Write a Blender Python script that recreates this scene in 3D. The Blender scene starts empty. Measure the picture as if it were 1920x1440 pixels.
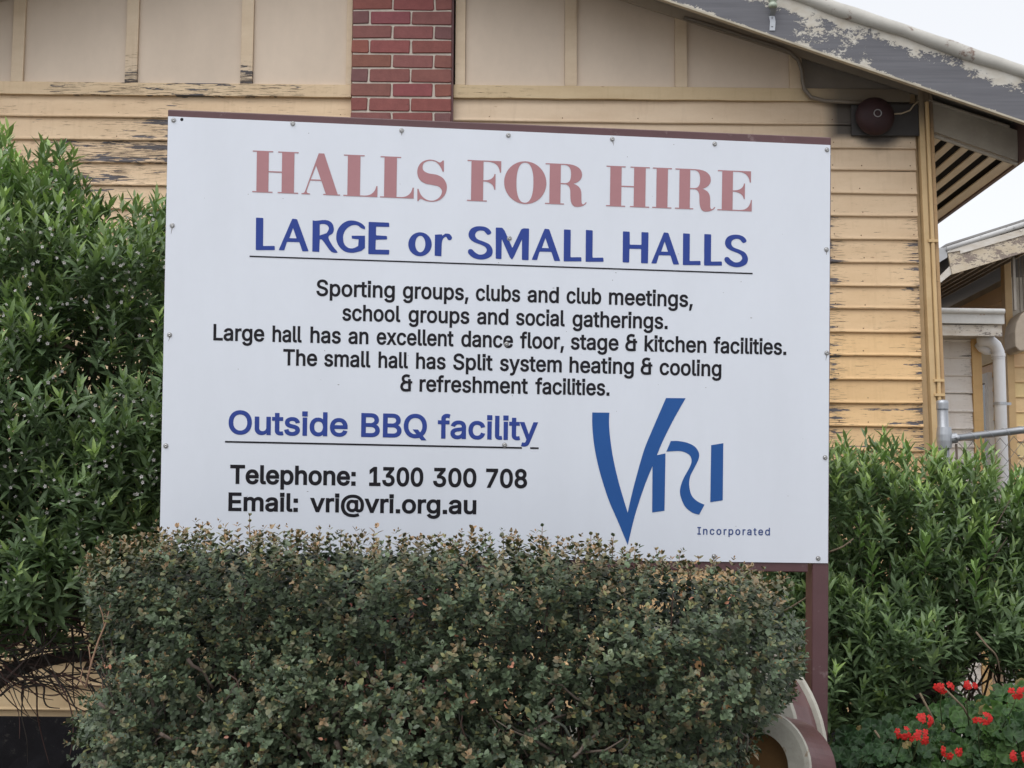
import bpy, math, random
import numpy as np
from mathutils import Vector, Matrix

# ------------------------------------------------------------------ camera, sky, sun
SC = bpy.context.scene
F = 2600.0                       # focal length in photo pixels (1920 wide)
PITCH = math.radians(6.15)
ROLL = 0.004
EYE = np.array([0.0, 0.0, 1.55])
_f = np.array([0, math.cos(PITCH), math.sin(PITCH)])
_u0 = np.array([0, -math.sin(PITCH), math.cos(PITCH)])
_r0 = np.array([1.0, 0, 0])
_r = _r0 * math.cos(ROLL) + _u0 * math.sin(ROLL)
_u = _u0 * math.cos(ROLL) - _r0 * math.sin(ROLL)
cd = bpy.data.cameras.new('camera')
cam = bpy.data.objects.new('camera', cd)
SC.collection.objects.link(cam)
M4 = Matrix(((_r[0], _u[0], -_f[0], EYE[0]), (_r[1], _u[1], -_f[1], EYE[1]), (_r[2], _u[2], -_f[2], EYE[2]), (0, 0, 0, 1)))
cam.matrix_world = M4
cd.sensor_width = 36
cd.lens = 36 * F / 1920
cd.clip_start = 0.05
cd.clip_end = 3000
SC.camera = cam

SUN_EL, SUN_AZ = math.radians(58), math.radians(205)   # azimuth clockwise from +Y
w = bpy.data.worlds.new("World")
SC.world = w
w.use_nodes = True
nt = w.node_tree
nt.nodes.clear()
sky = nt.nodes.new('ShaderNodeTexSky')
sky.sky_type = 'NISHITA'
sky.sun_disc = False
sky.sun_elevation = SUN_EL
sky.sun_rotation = SUN_AZ
sky.dust_density = 4
bw = nt.nodes.new('ShaderNodeRGBToBW')
mul = nt.nodes.new('ShaderNodeMix'); mul.data_type = 'RGBA'; mul.blend_type = 'MULTIPLY'; mul.inputs[0].default_value = 1
mul.inputs[7].default_value = (0.97, 0.99, 1.05, 1)
mx = nt.nodes.new('ShaderNodeMix'); mx.data_type = 'RGBA'; mx.inputs[0].default_value = 0.9   # overcast: nearly grey sky
bg = nt.nodes.new('ShaderNodeBackground')
bg.inputs[1].default_value = 0.15
wo = nt.nodes.new('ShaderNodeOutputWorld')
nt.links.new(sky.outputs[0], bw.inputs[0])
nt.links.new(bw.outputs[0], mul.inputs[6])
nt.links.new(sky.outputs[0], mx.inputs[6])
nt.links.new(mul.outputs[2], mx.inputs[7])
cl = nt.nodes.new('ShaderNodeMix'); cl.data_type = 'RGBA'; cl.inputs[0].default_value = 0.7     # even cloud layer
cl.inputs[7].default_value = (3.72, 3.8, 3.95, 1)
nt.links.new(mx.outputs[2], cl.inputs[6])
nt.links.new(cl.outputs[2], bg.inputs[0])
nt.links.new(bg.outputs[0], wo.inputs[0])
sl = bpy.data.lights.new('sun', 'SUN')
sl.energy = 0.6
sl.angle = math.radians(50)
sl.color = (1.0, 0.97, 0.93)
sun = bpy.data.objects.new('sun', sl)
SC.collection.objects.link(sun)
sd = Vector((math.sin(SUN_AZ) * math.cos(SUN_EL), math.cos(SUN_AZ) * math.cos(SUN_EL), math.sin(SUN_EL)))
sun.rotation_euler = sd.to_track_quat('Z', 'Y').to_euler()
SC.view_settings.view_transform = 'Standard'
SC.view_settings.look = 'None'
SC.view_settings.exposure = 0.92
SC.view_settings.gamma = 1
SC.render.engine = 'CYCLES'

rng = np.random.default_rng(7)
random.seed(7)

# ------------------------------------------------------------------ helpers
def at(px, py, Y):
    d = _f + (px - 960) / F * _r - (py - 720) / F * _u
    return EYE + d * (Y / d[1])

def tag(o, label=None, cat=None, group=None, kind=None):
    if label: o['label'] = label
    if cat: o['category'] = cat
    if group: o['group'] = group
    if kind: o['kind'] = kind
    return o

def thing(name, loc, label, cat, group=None):
    o = bpy.data.objects.new(name, None)
    o.empty_display_size = 0.2
    SC.collection.objects.link(o)
    o.location = loc
    return tag(o, label, cat, group)

def wloc(o):
    p = np.zeros(3)
    while o is not None:
        p = p + np.array(o.location)
        o = o.parent
    return p

class MB:
    def __init__(s):
        s.v, s.f, s.c = [], [], []
    def add(s, vs, fs, col=(1, 1, 1, 0)):
        b = len(s.v)
        s.v += [tuple(map(float, p)) for p in vs]
        s.c += [col] * len(vs) if not isinstance(col, list) else col
        s.f += [tuple(i + b for i in f) for f in fs]
    def box(s, a, b, col=(1, 1, 1, 0)):
        x0, y0, z0 = a; x1, y1, z1 = b
        s.hexa([(x0, y0, z0), (x1, y0, z0), (x1, y1, z0), (x0, y1, z0), (x0, y0, z1), (x1, y0, z1), (x1, y1, z1), (x0, y1, z1)], col)
    def hexa(s, v, col=(1, 1, 1, 0)):
        s.add(v, [(0, 3, 2, 1), (4, 5, 6, 7), (0, 1, 5, 4), (1, 2, 6, 5), (2, 3, 7, 6), (3, 0, 4, 7)], col)
    def prism(s, poly, off, col=(1, 1, 1, 0)):
        """closed polygon (3D) pushed along the vector off"""
        n = len(poly); off = np.array(off)
        vs = [np.array(p, float) for p in poly] + [np.array(p, float) + off for p in poly]
        fs = [tuple(range(n))[::-1], tuple(range(n, 2 * n))] + [(i, (i + 1) % n, n + (i + 1) % n, n + i) for i in range(n)]
        s.add(vs, fs, col)
    def tube(s, pts, rad, seg=8, col=(1, 1, 1, 0), cap=True):
        pts = [np.array(p, float) for p in pts]
        n = len(pts)
        rads = rad if hasattr(rad, '__len__') else [rad] * n
        vs = []
        ref = None
        for i, p in enumerate(pts):
            t = pts[min(i + 1, n - 1)] - pts[max(i - 1, 0)]
            t = t / (np.linalg.norm(t) + 1e-12)
            if ref is None:
                ref = np.cross(t, [0, 0, 1.0])
                if np.linalg.norm(ref) < 0.05: ref = np.cross(t, [0, 1.0, 0])
            ref = ref - t * ref.dot(t)
            ref = ref / (np.linalg.norm(ref) + 1e-12)
            b = np.cross(t, ref)
            for k in range(seg):
                a = 2 * math.pi * k / seg
                vs.append(p + rads[i] * (math.cos(a) * ref + math.sin(a) * b))
        fs = [(i * seg + k, i * seg + (k + 1) % seg, (i + 1) * seg + (k + 1) % seg, (i + 1) * seg + k) for i in range(n - 1) for k in range(seg)]
        if cap:
            fs += [tuple(range(seg))[::-1], tuple(range((n - 1) * seg, n * seg))]
        s.add(vs, fs, col)
    def lathe(s, c, axis, prof, seg=24, col=(1, 1, 1, 0)):
        """prof: list of (distance along axis, radius)"""
        c = np.array(c, float); ax = np.array(axis, float); ax /= np.linalg.norm(ax)
        r1 = np.cross(ax, [0, 0, 1.0])
        if np.linalg.norm(r1) < 0.05: r1 = np.cross(ax, [0, 1.0, 0])
        r1 /= np.linalg.norm(r1); r2 = np.cross(ax, r1)
        vs = [c + ax * h + r * (math.cos(2 * math.pi * k / seg) * r1 + math.sin(2 * math.pi * k / seg) * r2) for h, r in prof for k in range(seg)]
        fs = [(i * seg + k, i * seg + (k + 1) % seg, (i + 1) * seg + (k + 1) % seg, (i + 1) * seg + k) for i in range(len(prof) - 1) for k in range(seg)]
        s.add(vs, fs, col)
    def build(s, name, m, parent=None, smooth=False, bevel=0, loc=None):
        me = bpy.data.meshes.new(name)
        o = bpy.data.objects.new(name, me)
        SC.collection.objects.link(o)
        base = np.zeros(3)
        if parent is not None:
            o.parent = parent; base = wloc(parent)
        if loc is not None:
            o.location = np.array(loc) - base; base = np.array(loc)
        me.from_pydata([tuple(np.array(p) - base) for p in s.v], [], s.f)
        ca = me.color_attributes.new('Col', 'FLOAT_COLOR', 'POINT')
        ca.data.foreach_set('color', np.array(s.c, 'f').ravel())
        me.validate(); me.update()
        import bmesh
        bm = bmesh.new(); bm.from_mesh(me)
        bmesh.ops.recalc_face_normals(bm, faces=bm.faces)
        bm.to_mesh(me); bm.free()
        me.materials.append(m)
        if smooth:
            me.polygons.foreach_set('use_smooth', [True] * len(me.polygons))
        if bevel:
            md = o.modifiers.new('bevel', 'BEVEL'); md.width = bevel; md.segments = 2; md.limit_method = 'ANGLE'
        return o

def raw_mesh(name, V, loops, totals, cols, m, parent, smooth=True):
    me = bpy.data.meshes.new(name)
    base = wloc(parent) if parent is not None else np.zeros(3)
    me.vertices.add(len(V)); me.vertices.foreach_set('co', (V - base).astype('f').ravel())
    me.loops.add(len(loops)); me.loops.foreach_set('vertex_index', loops.astype('i'))
    me.polygons.add(len(totals))
    st = np.concatenate([[0], np.cumsum(totals)[:-1]])
    me.polygons.foreach_set('loop_start', st.astype('i'))
    me.polygons.foreach_set('loop_total', totals.astype('i'))
    me.polygons.foreach_set('use_smooth', np.full(len(totals), smooth))
    ca = me.color_attributes.new('Col', 'FLOAT_COLOR', 'POINT')
    ca.data.foreach_set('color', cols.astype('f').ravel())
    me.update(calc_edges=True)
    me.materials.append(m)
    o = bpy.data.objects.new(name, me)
    SC.collection.objects.link(o)
    o.parent = parent
    return o

def nrm(a):
    return a / (np.linalg.norm(a, axis=-1, keepdims=True) + 1e-9)

class Leaves:
    """collects leaf blades: base point, axis, face normal, length, width, colour"""
    def __init__(s): s.V, s.C, s.n = [], [], 0
    def add(s, P, D, N, L, W, col, fold=0.25, curl=0.15, shape=(0.36, 1.0, 0.72, 0.78)):
        n = len(P)
        if n == 0: return
        D = nrm(D); N = nrm(N - D * (N * D).sum(1, keepdims=True)); S = np.cross(D, N)
        L = np.broadcast_to(L, (n,))[:, None]; W = np.broadcast_to(W, (n,))[:, None] * 0.5
        curl = np.broadcast_to(curl, (n,))[:, None]
        t1, w1, t2, w2 = shape
        def st(t): return P + D * L * t - N * curl * L * t * t
        m1, m2 = st(t1), st(t2)
        up = N * fold * W
        V = np.stack([P, m1 - S * W * w1 + up * w1, m1, m1 + S * W * w1 + up * w1,
                      m2 - S * W * w2 + up * w2, m2, m2 + S * W * w2 + up * w2, st(1.0)], 1)
        s.V.append(V.reshape(-1, 3))
        c = np.broadcast_to(col, (n, 4))
        s.C.append(np.repeat(c, 8, 0)); s.n += n
    FACE = [(0, 1, 2), (0, 2, 3), (1, 4, 5, 2), (2, 5, 6, 3), (4, 7, 5), (5, 7, 6)]
    def build(s, name, m, parent):
        V = np.concatenate(s.V); C = np.concatenate(s.C)
        lp = np.array([i for f in s.FACE for i in f]); tt = np.array([len(f) for f in s.FACE])
        loops = (np.arange(s.n)[:, None] * 8 + lp[None]).ravel()
        return raw_mesh(name, V, loops, np.tile(tt, s.n), C, m, parent)

_K = rng.normal(size=(10, 3)); _PH = rng.uniform(0, 6.28, 10)
def wob(P, freq, seed=0):
    """smooth pseudo-noise about -1..1"""
    k = np.roll(_K, seed, 0) * freq
    return np.sin(P @ k.T + np.roll(_PH, seed * 3)).sum(1) / 4.0

def inpoly(x, y, poly):
    inside = np.zeros(len(x), bool)
    n = len(poly)
    for i in range(n):
        x0, y0 = poly[i]; x1, y1 = poly[(i + 1) % n]
        c = ((y0 > y) != (y1 > y)) & (x < (x1 - x0) * (y - y0) / (y1 - y0 + 1e-9) + x0)
        inside ^= c
    return inside

def edged(x, y, poly):
    d = np.full(len(x), 1e9)
    n = len(poly)
    for i in range(n):
        a = np.array(poly[i], float); b = np.array(poly[(i + 1) % n], float)
        ab = b - a
        t = np.clip(((x - a[0]) * ab[0] + (y - a[1]) * ab[1]) / (ab @ ab + 1e-9), 0, 1)
        d = np.minimum(d, np.hypot(x - a[0] - t * ab[0], y - a[1] - t * ab[1]))
    return d

# ------------------------------------------------------------------ materials
def srgb(r, g, b):
    def l(c):
        c /= 255
        return c / 12.92 if c <= 0.04045 else ((c + 0.055) / 1.055) ** 2.4
    return (l(r), l(g), l(b), 1)

class NT:
    def __init__(s, name):
        s.m = bpy.data.materials.new(name); s.m.use_nodes = True
        s.t = s.m.node_tree
        s.b = s.t.nodes['Principled BSDF']
        s.tc = s.t.nodes.new('ShaderNodeTexCoord')
    def new(s, typ, **kw):
        n = s.t.nodes.new(typ)
        for k, v in kw.items(): setattr(n, k, v)
        return n
    def link(s, a, b): s.t.links.new(a, b)
    def noise(s, scale, vec=(1, 1, 1), detail=4, rough=0.55, off=(0, 0, 0)):
        mp = s.new('ShaderNodeMapping'); mp.inputs['Scale'].default_value = vec; mp.inputs['Location'].default_value = off
        s.link(s.tc.outputs['Object'], mp.inputs[0])
        n = s.new('ShaderNodeTexNoise'); n.inputs['Scale'].default_value = scale; n.inputs['Detail'].default_value = detail; n.inputs['Roughness'].default_value = rough
        s.link(mp.outputs[0], n.inputs['Vector'])
        return n.outputs['Fac']
    def math(s, op, a, b=None, c=None):
        n = s.new('ShaderNodeMath', operation=op)
        for i, v in enumerate((a, b, c)):
            if v is None: continue
            if isinstance(v, (int, float)): n.inputs[i].default_value = v
            else: s.link(v, n.inputs[i])
        return n.outputs[0]
    def step(s, v, lo, hi):
        n = s.new('ShaderNodeMapRange'); n.inputs[1].default_value = lo; n.inputs[2].default_value = hi; n.clamp = True
        s.link(v, n.inputs[0]); return n.outputs[0]
    def mix(s, f, a, b, mode='MIX'):
        n = s.new('ShaderNodeMix', data_type='RGBA', blend_type=mode)
        for i, v in ((0, f), (6, a), (7, b)):
            if isinstance(v, (int, float)): n.inputs[i].default_value = v
            elif isinstance(v, tuple): n.inputs[i].default_value = v
            else: s.link(v, n.inputs[i])
        return n.outputs[2]
    def attr(s):
        n = s.new('ShaderNodeAttribute', attribute_name='Col'); return n.outputs['Color'], n.outputs['Alpha']
    def bump(s, h, strength=0.4, dist=0.002):
        n = s.new('ShaderNodeBump'); n.inputs['Strength'].default_value = strength; n.inputs['Distance'].default_value = dist
        s.link(h, n.inputs['Height']); s.link(n.outputs[0], s.b.inputs['Normal'])
    def out(s, col, rough=0.6, metal=0.0, spec=0.5):
        for i, v in (('Base Color', col), ('Roughness', rough), ('Metallic', metal), ('Specular IOR Level', spec)):
            if isinstance(v, (int, float, tuple)): s.b.inputs[i].default_value = v
            else: s.link(v, s.b.inputs[i])
        return s.m

def m_board(name, under=(0.105, 0.10, 0.11, 1), spots=0.0):
    """old gloss paint on timber; Col = paint colour, alpha = how far it has peeled"""
    n = NT(name)
    col, wear = n.attr()
    big = n.noise(1.0, (2.2, 2.2, 26), 5, 0.6)
    edge = n.noise(1.0, (14, 14, 90), 3, 0.6)
    pat = n.math('ADD', n.math('MULTIPLY', big, 0.8), n.math('MULTIPLY', edge, 0.25))
    thr = n.math('MULTIPLY_ADD', wear, -0.29, 0.80)
    peel = n.step(n.math('SUBTRACT', pat, thr), 0.0, 0.012)
    cr = n.noise(1.0, (9, 9, 230), 4, 0.7)
    cthr = n.math('MULTIPLY_ADD', wear, -0.25, 0.745)
    crack = n.step(n.math('SUBTRACT', cr, cthr), 0.0, 0.03)
    mott = n.noise(3.0, (1, 1, 2.5), 5, 0.65)
    fine = n.noise(60.0, (1, 1, 1), 3)
    paint = n.mix(n.math('MULTIPLY', n.step(mott, 0.35, 0.75), 0.22), col, (0.62, 0.50, 0.36, 1), 'MULTIPLY')
    paint = n.mix(n.math('MULTIPLY', n.step(n.noise(1.0, (30, 30, 2.5), 4), 0.55, 0.8), 0.18), paint, (0.45, 0.36, 0.27, 1), 'MULTIPLY')
    blot = n.step(n.noise(1.0, (1.3, 1.3, 5.5), 6, 0.6, (2, 9, 4)), 0.42, 0.72)
    paint = n.mix(n.math('MULTIPLY', blot, 0.35), paint, (0.70, 0.63, 0.54, 1), 'MULTIPLY')
    paint = n.mix(n.math('MULTIPLY', fine, 0.16), paint, (0.6, 0.55, 0.5, 1), 'MULTIPLY')
    rust = n.step(n.noise(7.0, (1, 1, 2.2), 2, 0.5, (4, 2, 1)), 0.745, 0.775)
    paint = n.mix(n.math('MULTIPLY', rust, 0.75), paint, (0.22, 0.10, 0.045, 1))
    wood = n.mix(n.noise(1.0, (8, 8, 160), 4), (under[0] * .55, under[1] * .55, under[2] * .55, 1), (under[0] * 1.6, under[1] * 1.55, under[2] * 1.5, 1))
    c = n.mix(peel, paint, wood)
    c = n.mix(n.math('MULTIPLY', crack, 0.85), c, (0.075, 0.055, 0.042, 1))
    h = n.math('SUBTRACT', n.math('MULTIPLY', mott, 0.3), n.math('ADD', peel, crack))
    n.bump(h, 0.55, 0.002)
    return n.out(c, 0.55, 0, 0.35)

def m_plain(name, col, rough=0.6, var=0.25, scale=6.0, metal=0.0, bump=0.15, dirt=None, vec=(1, 1, 1), spec=0.5, attr=False):
    n = NT(name)
    a = n.noise(scale, vec, 6, 0.65)
    f = n.noise(scale * 14, (1, 1, 1), 3)
    base = n.attr()[0] if attr else col
    c = n.mix(n.math('MULTIPLY', n.step(a, 0.35, 0.75), var), base, (0.35, 0.32, 0.30, 1), 'MULTIPLY')
    c = n.mix(n.math('MULTIPLY', f, var * 0.5), c, (0.5, 0.5, 0.5, 1), 'MULTIPLY')
    if dirt:
        c = n.mix(n.step(n.noise(scale * 1.7, vec, 7, 0.7, (3, 1, 7)), 0.60, 0.66), c, dirt)
    n.bump(f, bump, 0.002)
    return n.out(c, rough, metal, spec)

def m_flaky(name, under, paint, thr=0.56, scale=5.0, vec=(1, 1, 1)):
    """weathered board with islands of flaking paint; alpha shifts the balance towards paint"""
    n = NT(name)
    _, al = n.attr()
    a = n.noise(scale, vec, 9, 0.72)
    big = n.noise(scale * 0.33, vec, 3, 0.5, (5, 5, 5))
    fi = n.noise(scale * 6, vec, 5, 0.7, (1, 4, 2))
    v = n.math('ADD', n.math('ADD', n.math('ADD', n.math('MULTIPLY', a, 0.54), n.math('MULTIPLY', fi, 0.32)), n.math('MULTIPLY', big, 0.40)), n.math('MULTIPLY', al, 0.5))
    k = n.step(n.math('SUBTRACT', v, thr), 0.0, 0.02)
    u = n.mix(n.noise(1.0, (3, 3, 70), 5), (under[0] * .7, under[1] * .7, under[2] * .7, 1), (under[0] * 1.35, under[1] * 1.35, under[2] * 1.35, 1))
    p = n.mix(n.step(n.noise(9, vec, 6), 0.35, 0.7), paint, (paint[0] * .78, paint[1] * .73, paint[2] * .66, 1))
    n.bump(k, 0.6, 0.003)
    return n.out(n.mix(k, u, p), 0.7, 0, 0.3)

def m_leaf(name, rough=0.45, trans=0.25, under=(1.5, 1.45, 1.3, 1), spec=0.4):
    n = NT(name)
    col, _ = n.attr()
    g = n.new('ShaderNodeNewGeometry')
    back = n.mix(1.0, col, under, 'MULTIPLY')
    v = n.noise(25.0, (1, 1, 1), 3)
    c = n.mix(g.outputs['Backfacing'], col, back)
    c = n.mix(n.math('MULTIPLY', n.step(v, .3, .8), 0.3), c, (0.5, 0.55, 0.4, 1), 'MULTIPLY')
    n.out(c, rough, 0, spec)
    tr = n.new('ShaderNodeBsdfTranslucent')
    n.link(n.mix(1.0, c, (1.2, 1.4, 0.6, 1), 'MULTIPLY'), tr.inputs[0])
    ms = n.new('ShaderNodeMixShader'); ms.inputs[0].default_value = trans
    n.link(n.b.outputs[0], ms.inputs[1]); n.link(tr.outputs[0], ms.inputs[2])
    o = [x for x in n.t.nodes if x.type == 'OUTPUT_MATERIAL'][0]
    n.link(ms.outputs[0], o.inputs[0])
    return n.m

M = {}
M['board'] = m_board('painted_weatherboard')
M['trim'] = m_board('painted_trim', (0.09, 0.085, 0.09, 1))
M['sheet'] = m_plain('fibro_sheet', srgb(213, 195, 175), 0.6, 0.22, 1.6, bump=0.12, vec=(1.4, 1, .6))
M['brick'] = None
M['mortar'] = m_plain('mortar', (0.62, 0.56, 0.48, 1), 0.95, 0.35, 30, bump=0.6)
M['barge'] = m_flaky('flaking_bargeboard', (0.135, 0.135, 0.148), (0.58, 0.555, 0.50, 1), 0.765, 12.0, (1, 1, 1.6))
M['roll'] = m_plain('barge_capping_paint', (0.55, 0.53, 0.48, 1), 0.5, 0.3, 5.0, dirt=(0.20, 0.13, 0.10, 1), bump=0.3)
M['soffit'] = m_plain('soffit_paint', srgb(176, 168, 154), 0.7, 0.45, 4.0, bump=0.1)
M['slat'] = m_plain('eave_slat_paint', srgb(232, 220, 200), 0.7, 0.35, 5.0, bump=0.1, vec=(3, .6, 1))
M['dark'] = m_plain('roof_void', (0.02, 0.02, 0.02, 1), 0.9)
M['roof'] = m_plain('corrugated_roof', (0.30, 0.29, 0.28, 1), 0.6, 0.4, 3.0)
M['fascia'] = m_plain('maroon_eave_board', (0.10, 0.055, 0.05, 1), 0.5, 0.3)
M['conduit'] = m_plain('painted_conduit', srgb(190, 172, 145), 0.5, 0.25)
M['bell'] = m_plain('maroon_bell', (0.040, 0.018, 0.019, 1), 0.6, 0.5, 20, spec=.3)
M['bellbase'] = m_plain('bell_board', (0.055, 0.050, 0.048, 1), 0.8, 0.4)
M['plinth'] = m_plain('dark_plinth', (0.020, 0.019, 0.022, 1), 0.95, 0.6, 11, bump=1.0, spec=.2, dirt=(.045, .042, .038, 1))
M['galv'] = m_plain('galvanised_steel', (0.48, 0.50, 0.53, 1), 0.42, 0.35, 12, metal=0.75, bump=0.1)
M['steel'] = m_plain('bolt_steel', (0.42, 0.42, 0.42, 1), 0.35, 0.3, 60, metal=0.85)
M['maroon'] = m_plain('maroon_steel_paint', (0.112, 0.052, 0.056, 1), 0.42, 0.28, 7, bump=0.12, dirt=(0.17, 0.11, 0.11, 1))
M['panel'] = m_plain('white_sign_panel', (0.70, 0.735, 0.80, 1), 0.45, 0.09, 2.0, bump=0.02, vec=(1.6, 1, .45))
M['red_ink'] = m_plain('faded_red_vinyl', (0.42, 0.215, 0.228, 1), 0.5, 0.12, 5, spec=.22)
M['blue_ink'] = m_plain('blue_vinyl', (0.032, 0.062, 0.28, 1), 0.45, 0.12, 5, spec=.22)
M['logo_ink'] = m_plain('mid_blue_vinyl', (0.022, 0.095, 0.31, 1), 0.45, 0.12, 5, spec=.22)
M['small_ink'] = m_plain('small_blue_vinyl', (0.035, 0.07, 0.22, 1), 0.45, 0.12, 5)
M['black_ink'] = m_plain('black_vinyl', (0.011, 0.010, 0.014, 1), 0.45, 0.1, 5, spec=.22)
M['cream'] = m_plain('cream_rim_paint', (0.47, 0.455, 0.39, 1), 0.6, 0.5, 11, dirt=(0.27, 0.21, 0.15, 1))
M['ochre'] = m_plain('ochre_wood', (0.26, 0.14, 0.05, 1), 0.7, 0.5, 9)
M['drum'] = m_plain('maroon_drum_paint', (0.16, 0.072, 0.076, 1), 0.28, 0.55, 14, dirt=(0.11, 0.04, 0.035, 1), bump=0.2)
M['white_paint'] = m_flaky('flaking_white_paint', (0.24, 0.21, 0.19), (0.70, 0.67, 0.62, 1), 0.60, 7.0, (1, 1, 2.4))
M['pvc'] = m_plain('white_pvc', (0.70, 0.71, 0.73, 1), 0.35, 0.12, 5)
M['glass'] = m_plain('dark_window_glass', (0.03, 0.035, 0.04, 1), 0.08, 0.1)
M['soil'] = m_plain('garden_soil', (0.075, 0.060, 0.048, 1), 0.95, 0.6, 9, bump=1.0)
M['hedge'] = m_leaf('hedge_leaf', 0.42, 0.12, (1.9, 1.75, 1.7, 1))
M['shrub'] = m_leaf('shrub_leaf', 0.42, 0.28, (1.25, 1.25, 1.2, 1), 0.5)
M['geran'] = m_leaf('geranium_leaf', 0.6, 0.2, (1.25, 1.25, 1.2, 1))
M['bark'] = m_plain('bark', (0.085, 0.062, 0.048, 1), 0.9, 0.5, 30, bump=0.8, attr=True)
M['petal'] = m_leaf('petal', 0.6, 0.25, (1, 1, 1, 1))

n = NT('red_brick')
bc, _ = n.attr()
c = n.mix(n.math('MULTIPLY', n.step(n.noise(14, (1, 1, 1), 6, 0.7), .35, .75), .45), bc, (0.45, 0.40, 0.42, 1), 'MULTIPLY')
c = n.mix(n.step(n.noise(45, (1, 1, 1), 4, .7), .68, .74), c, (0.05, 0.035, 0.035, 1))
n.bump(n.noise(60, (1, 1, 1), 6, .7), .7, .003)
M['brick'] = n.out(c, 0.85)

# ================================================================== GROUND
def struct(name, mb, m):
    o = mb.build(name, m); o['kind'] = 'structure'; return o
g = MB(); g.add([(-150, -60, 0), (150, -60, 0), (150, 240, 0), (-150, 240, 0)], [(0, 1, 2, 3)])
struct('ground', g, M['soil'])
g = MB(); g.add([(-40, -6, .004), (40, -6, .004), (40, 3.1, .004), (-40, 3.1, .004)], [(0, 1, 2, 3)])
struct('unseen_footpath', g, m_plain('concrete_path', (.42, .41, .39, 1), .85, .3, 3, bump=.4))  # unseen concrete path, added to bounce light up to the eave slats
g = MB(); g.add([(2.7, 7.9, .004), (40, 7.9, .004), (40, 40, .004), (2.7, 40, .004)], [(0, 1, 2, 3)])
struct('unseen_yard', g, m_plain('pale_gravel', (.40, .37, .32, 1), .9, .4, 14, bump=.8))  # unseen pale gravel, added to bounce light up under the side eave

# ================================================================== MAIN HALL
YW = 8.2
def hx(px, Y=YW): return at(px, 700, Y)[0]
_xl, _xr = at(150, 700, YW)[0], at(1650, 700, YW)[0]
def hz(py):
    """height line on the hall's front wall: py on the left of the photo, 15 px lower on the right"""
    zl, zr = at(150, py, YW)[2], at(1650, py + 15, YW)[2]
    return lambda x: zl + (zr - zl) * (x - _xl) / (_xr - _xl)
Z0 = hz(222)
PITCHB = (hz(222)(0) - hz(1332)(0)) / 25
SAG = (Z0(1.0) - Z0(0.0))
XL, XR = -4.85, hx(1727)          # wall ends (boards)
XCH0, XCH1 = hx(652), hx(845)     # chimney
hall = thing('weatherboard_hall', (-1.2, YW, 0), 'long tan weatherboard hall with peeling paint and a gable behind the white sign', 'building')

def mixc(a, b, t): return tuple(a[i] + (b[i] - a[i]) * t for i in range(3))
PEACH = srgb(226, 199, 165)[:3]; OCHRE = srgb(228, 193, 146)[:3]; TAN = srgb(217, 195, 168)[:3]; BUFF = srgb(216, 190, 150)[:3]
def board_run(mb, x0, x1, zb, colf, wearf, Y=YW, pitch=PITCHB, lip=0.024, sag=SAG, step=0.07):
    """one lapped weatherboard from x0 to x1 with its lower edge at zb (x = 0)"""
    prof = [(0.0, 0.0), (-lip * .75, 0.0), (-lip, .004), (-lip * 1.02, .010), (-lip * .84, .016), (-lip * .74, .024)] + [(-lip * (.74 - .49 * q), .024 + (pitch - .021) * q) for q in (.2, .4, .6, .8)] + [(-lip * .25, pitch + .003), (0.0, pitch + .003)]
    nx = max(2, int((x1 - x0) / step) + 1)
    xs = np.linspace(x0, x1, nx)
    ph = random.uniform(0, 6)
    vs, cs = [], []
    tilt = random.uniform(-.0012, .0012)
    for x in xs:
        wv = 0.0012 * math.sin(x * 2.1 + ph) + 0.0008 * math.sin(x * 9 + ph * 3) + tilt * x
        for k, (dy, dz) in enumerate(prof):
            z = zb + sag * x + dz + wv
            vs.append((x, Y + dy - (0.001 * math.sin(x * 3.3 + ph) if dy < 0 else 0), z))
            c = colf(x, z); cs.append((c[0], c[1], c[2], wearf(x, z)))
    p = len(prof)
    fs = [(i * p + k, (i + 1) * p + k, (i + 1) * p + k + 1, i * p + k + 1) for i in range(nx - 1) for k in range(p - 1)]
    fs += [tuple(range(p))[::-1], tuple(range((nx - 1) * p, nx * p))]
    mb.add(vs, fs, cs)

walls = MB()
jxr = hx(1560)
BX, _, BZ = at(1645, 220, YW)
for i in range(27):
    zb = Z0(0) - i * PITCHB
    rt = random.uniform(-.05, .05)
    # left of the chimney
    tl = min(1, max(0, (i - 8) / 16))
    cl = mixc(PEACH, BUFF, min(1, tl + abs(rt) * 2)); s = 1 + rt
    cl = tuple(v * s for v in cl)
    wl = random.uniform(.72, 1.0) if i < 9 else random.uniform(.15, .4)
    if i == 0: wl = .78
    board_run(walls, XL, XCH0 - .003, zb, lambda x, z: cl, lambda x, z: wl * (0.75 + .25 * math.sin(x * 3 + i)) * (1 if x < hx(330) else .55))
    # right of the chimney
    tr = min(1, max(0, (i - 1) / 10.0))
    if i in (10, 11, 12, 13): tr = 1.12
    cr_ = tuple(v * (1 + rt * .8) for v in mixc(TAN, OCHRE, tr))
    wr = (.05 if i < 4 else random.uniform(.36, .56))
    if i in (8, 9, 10): wr = .45
    def wearR(x, z):
        e = min(abs(x - XR), abs(x - jxr))
        return wr + (max(0, 1 - e / .13) * (.36 if i > 4 else .1))
    def colR(x, z):
        """dark sooty patch sprayed on the boards round the bell"""
        d = max(abs(x - BX) / .30, abs(z - BZ) / .135)
        d2 = math.hypot((x - BX) / .19, (z - BZ) / .20)
        k = 1 - min(1, max(0, (min(d, d2) - .82) / .30))
        return mixc(cr_, (.045, .042, .042), k * .92)
    board_run(walls, XCH1 + .003, XR, zb, colR, wearR, step=.02)
walls.build('weatherboard_wall', M['board'], hall)
nl = MB()
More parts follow.
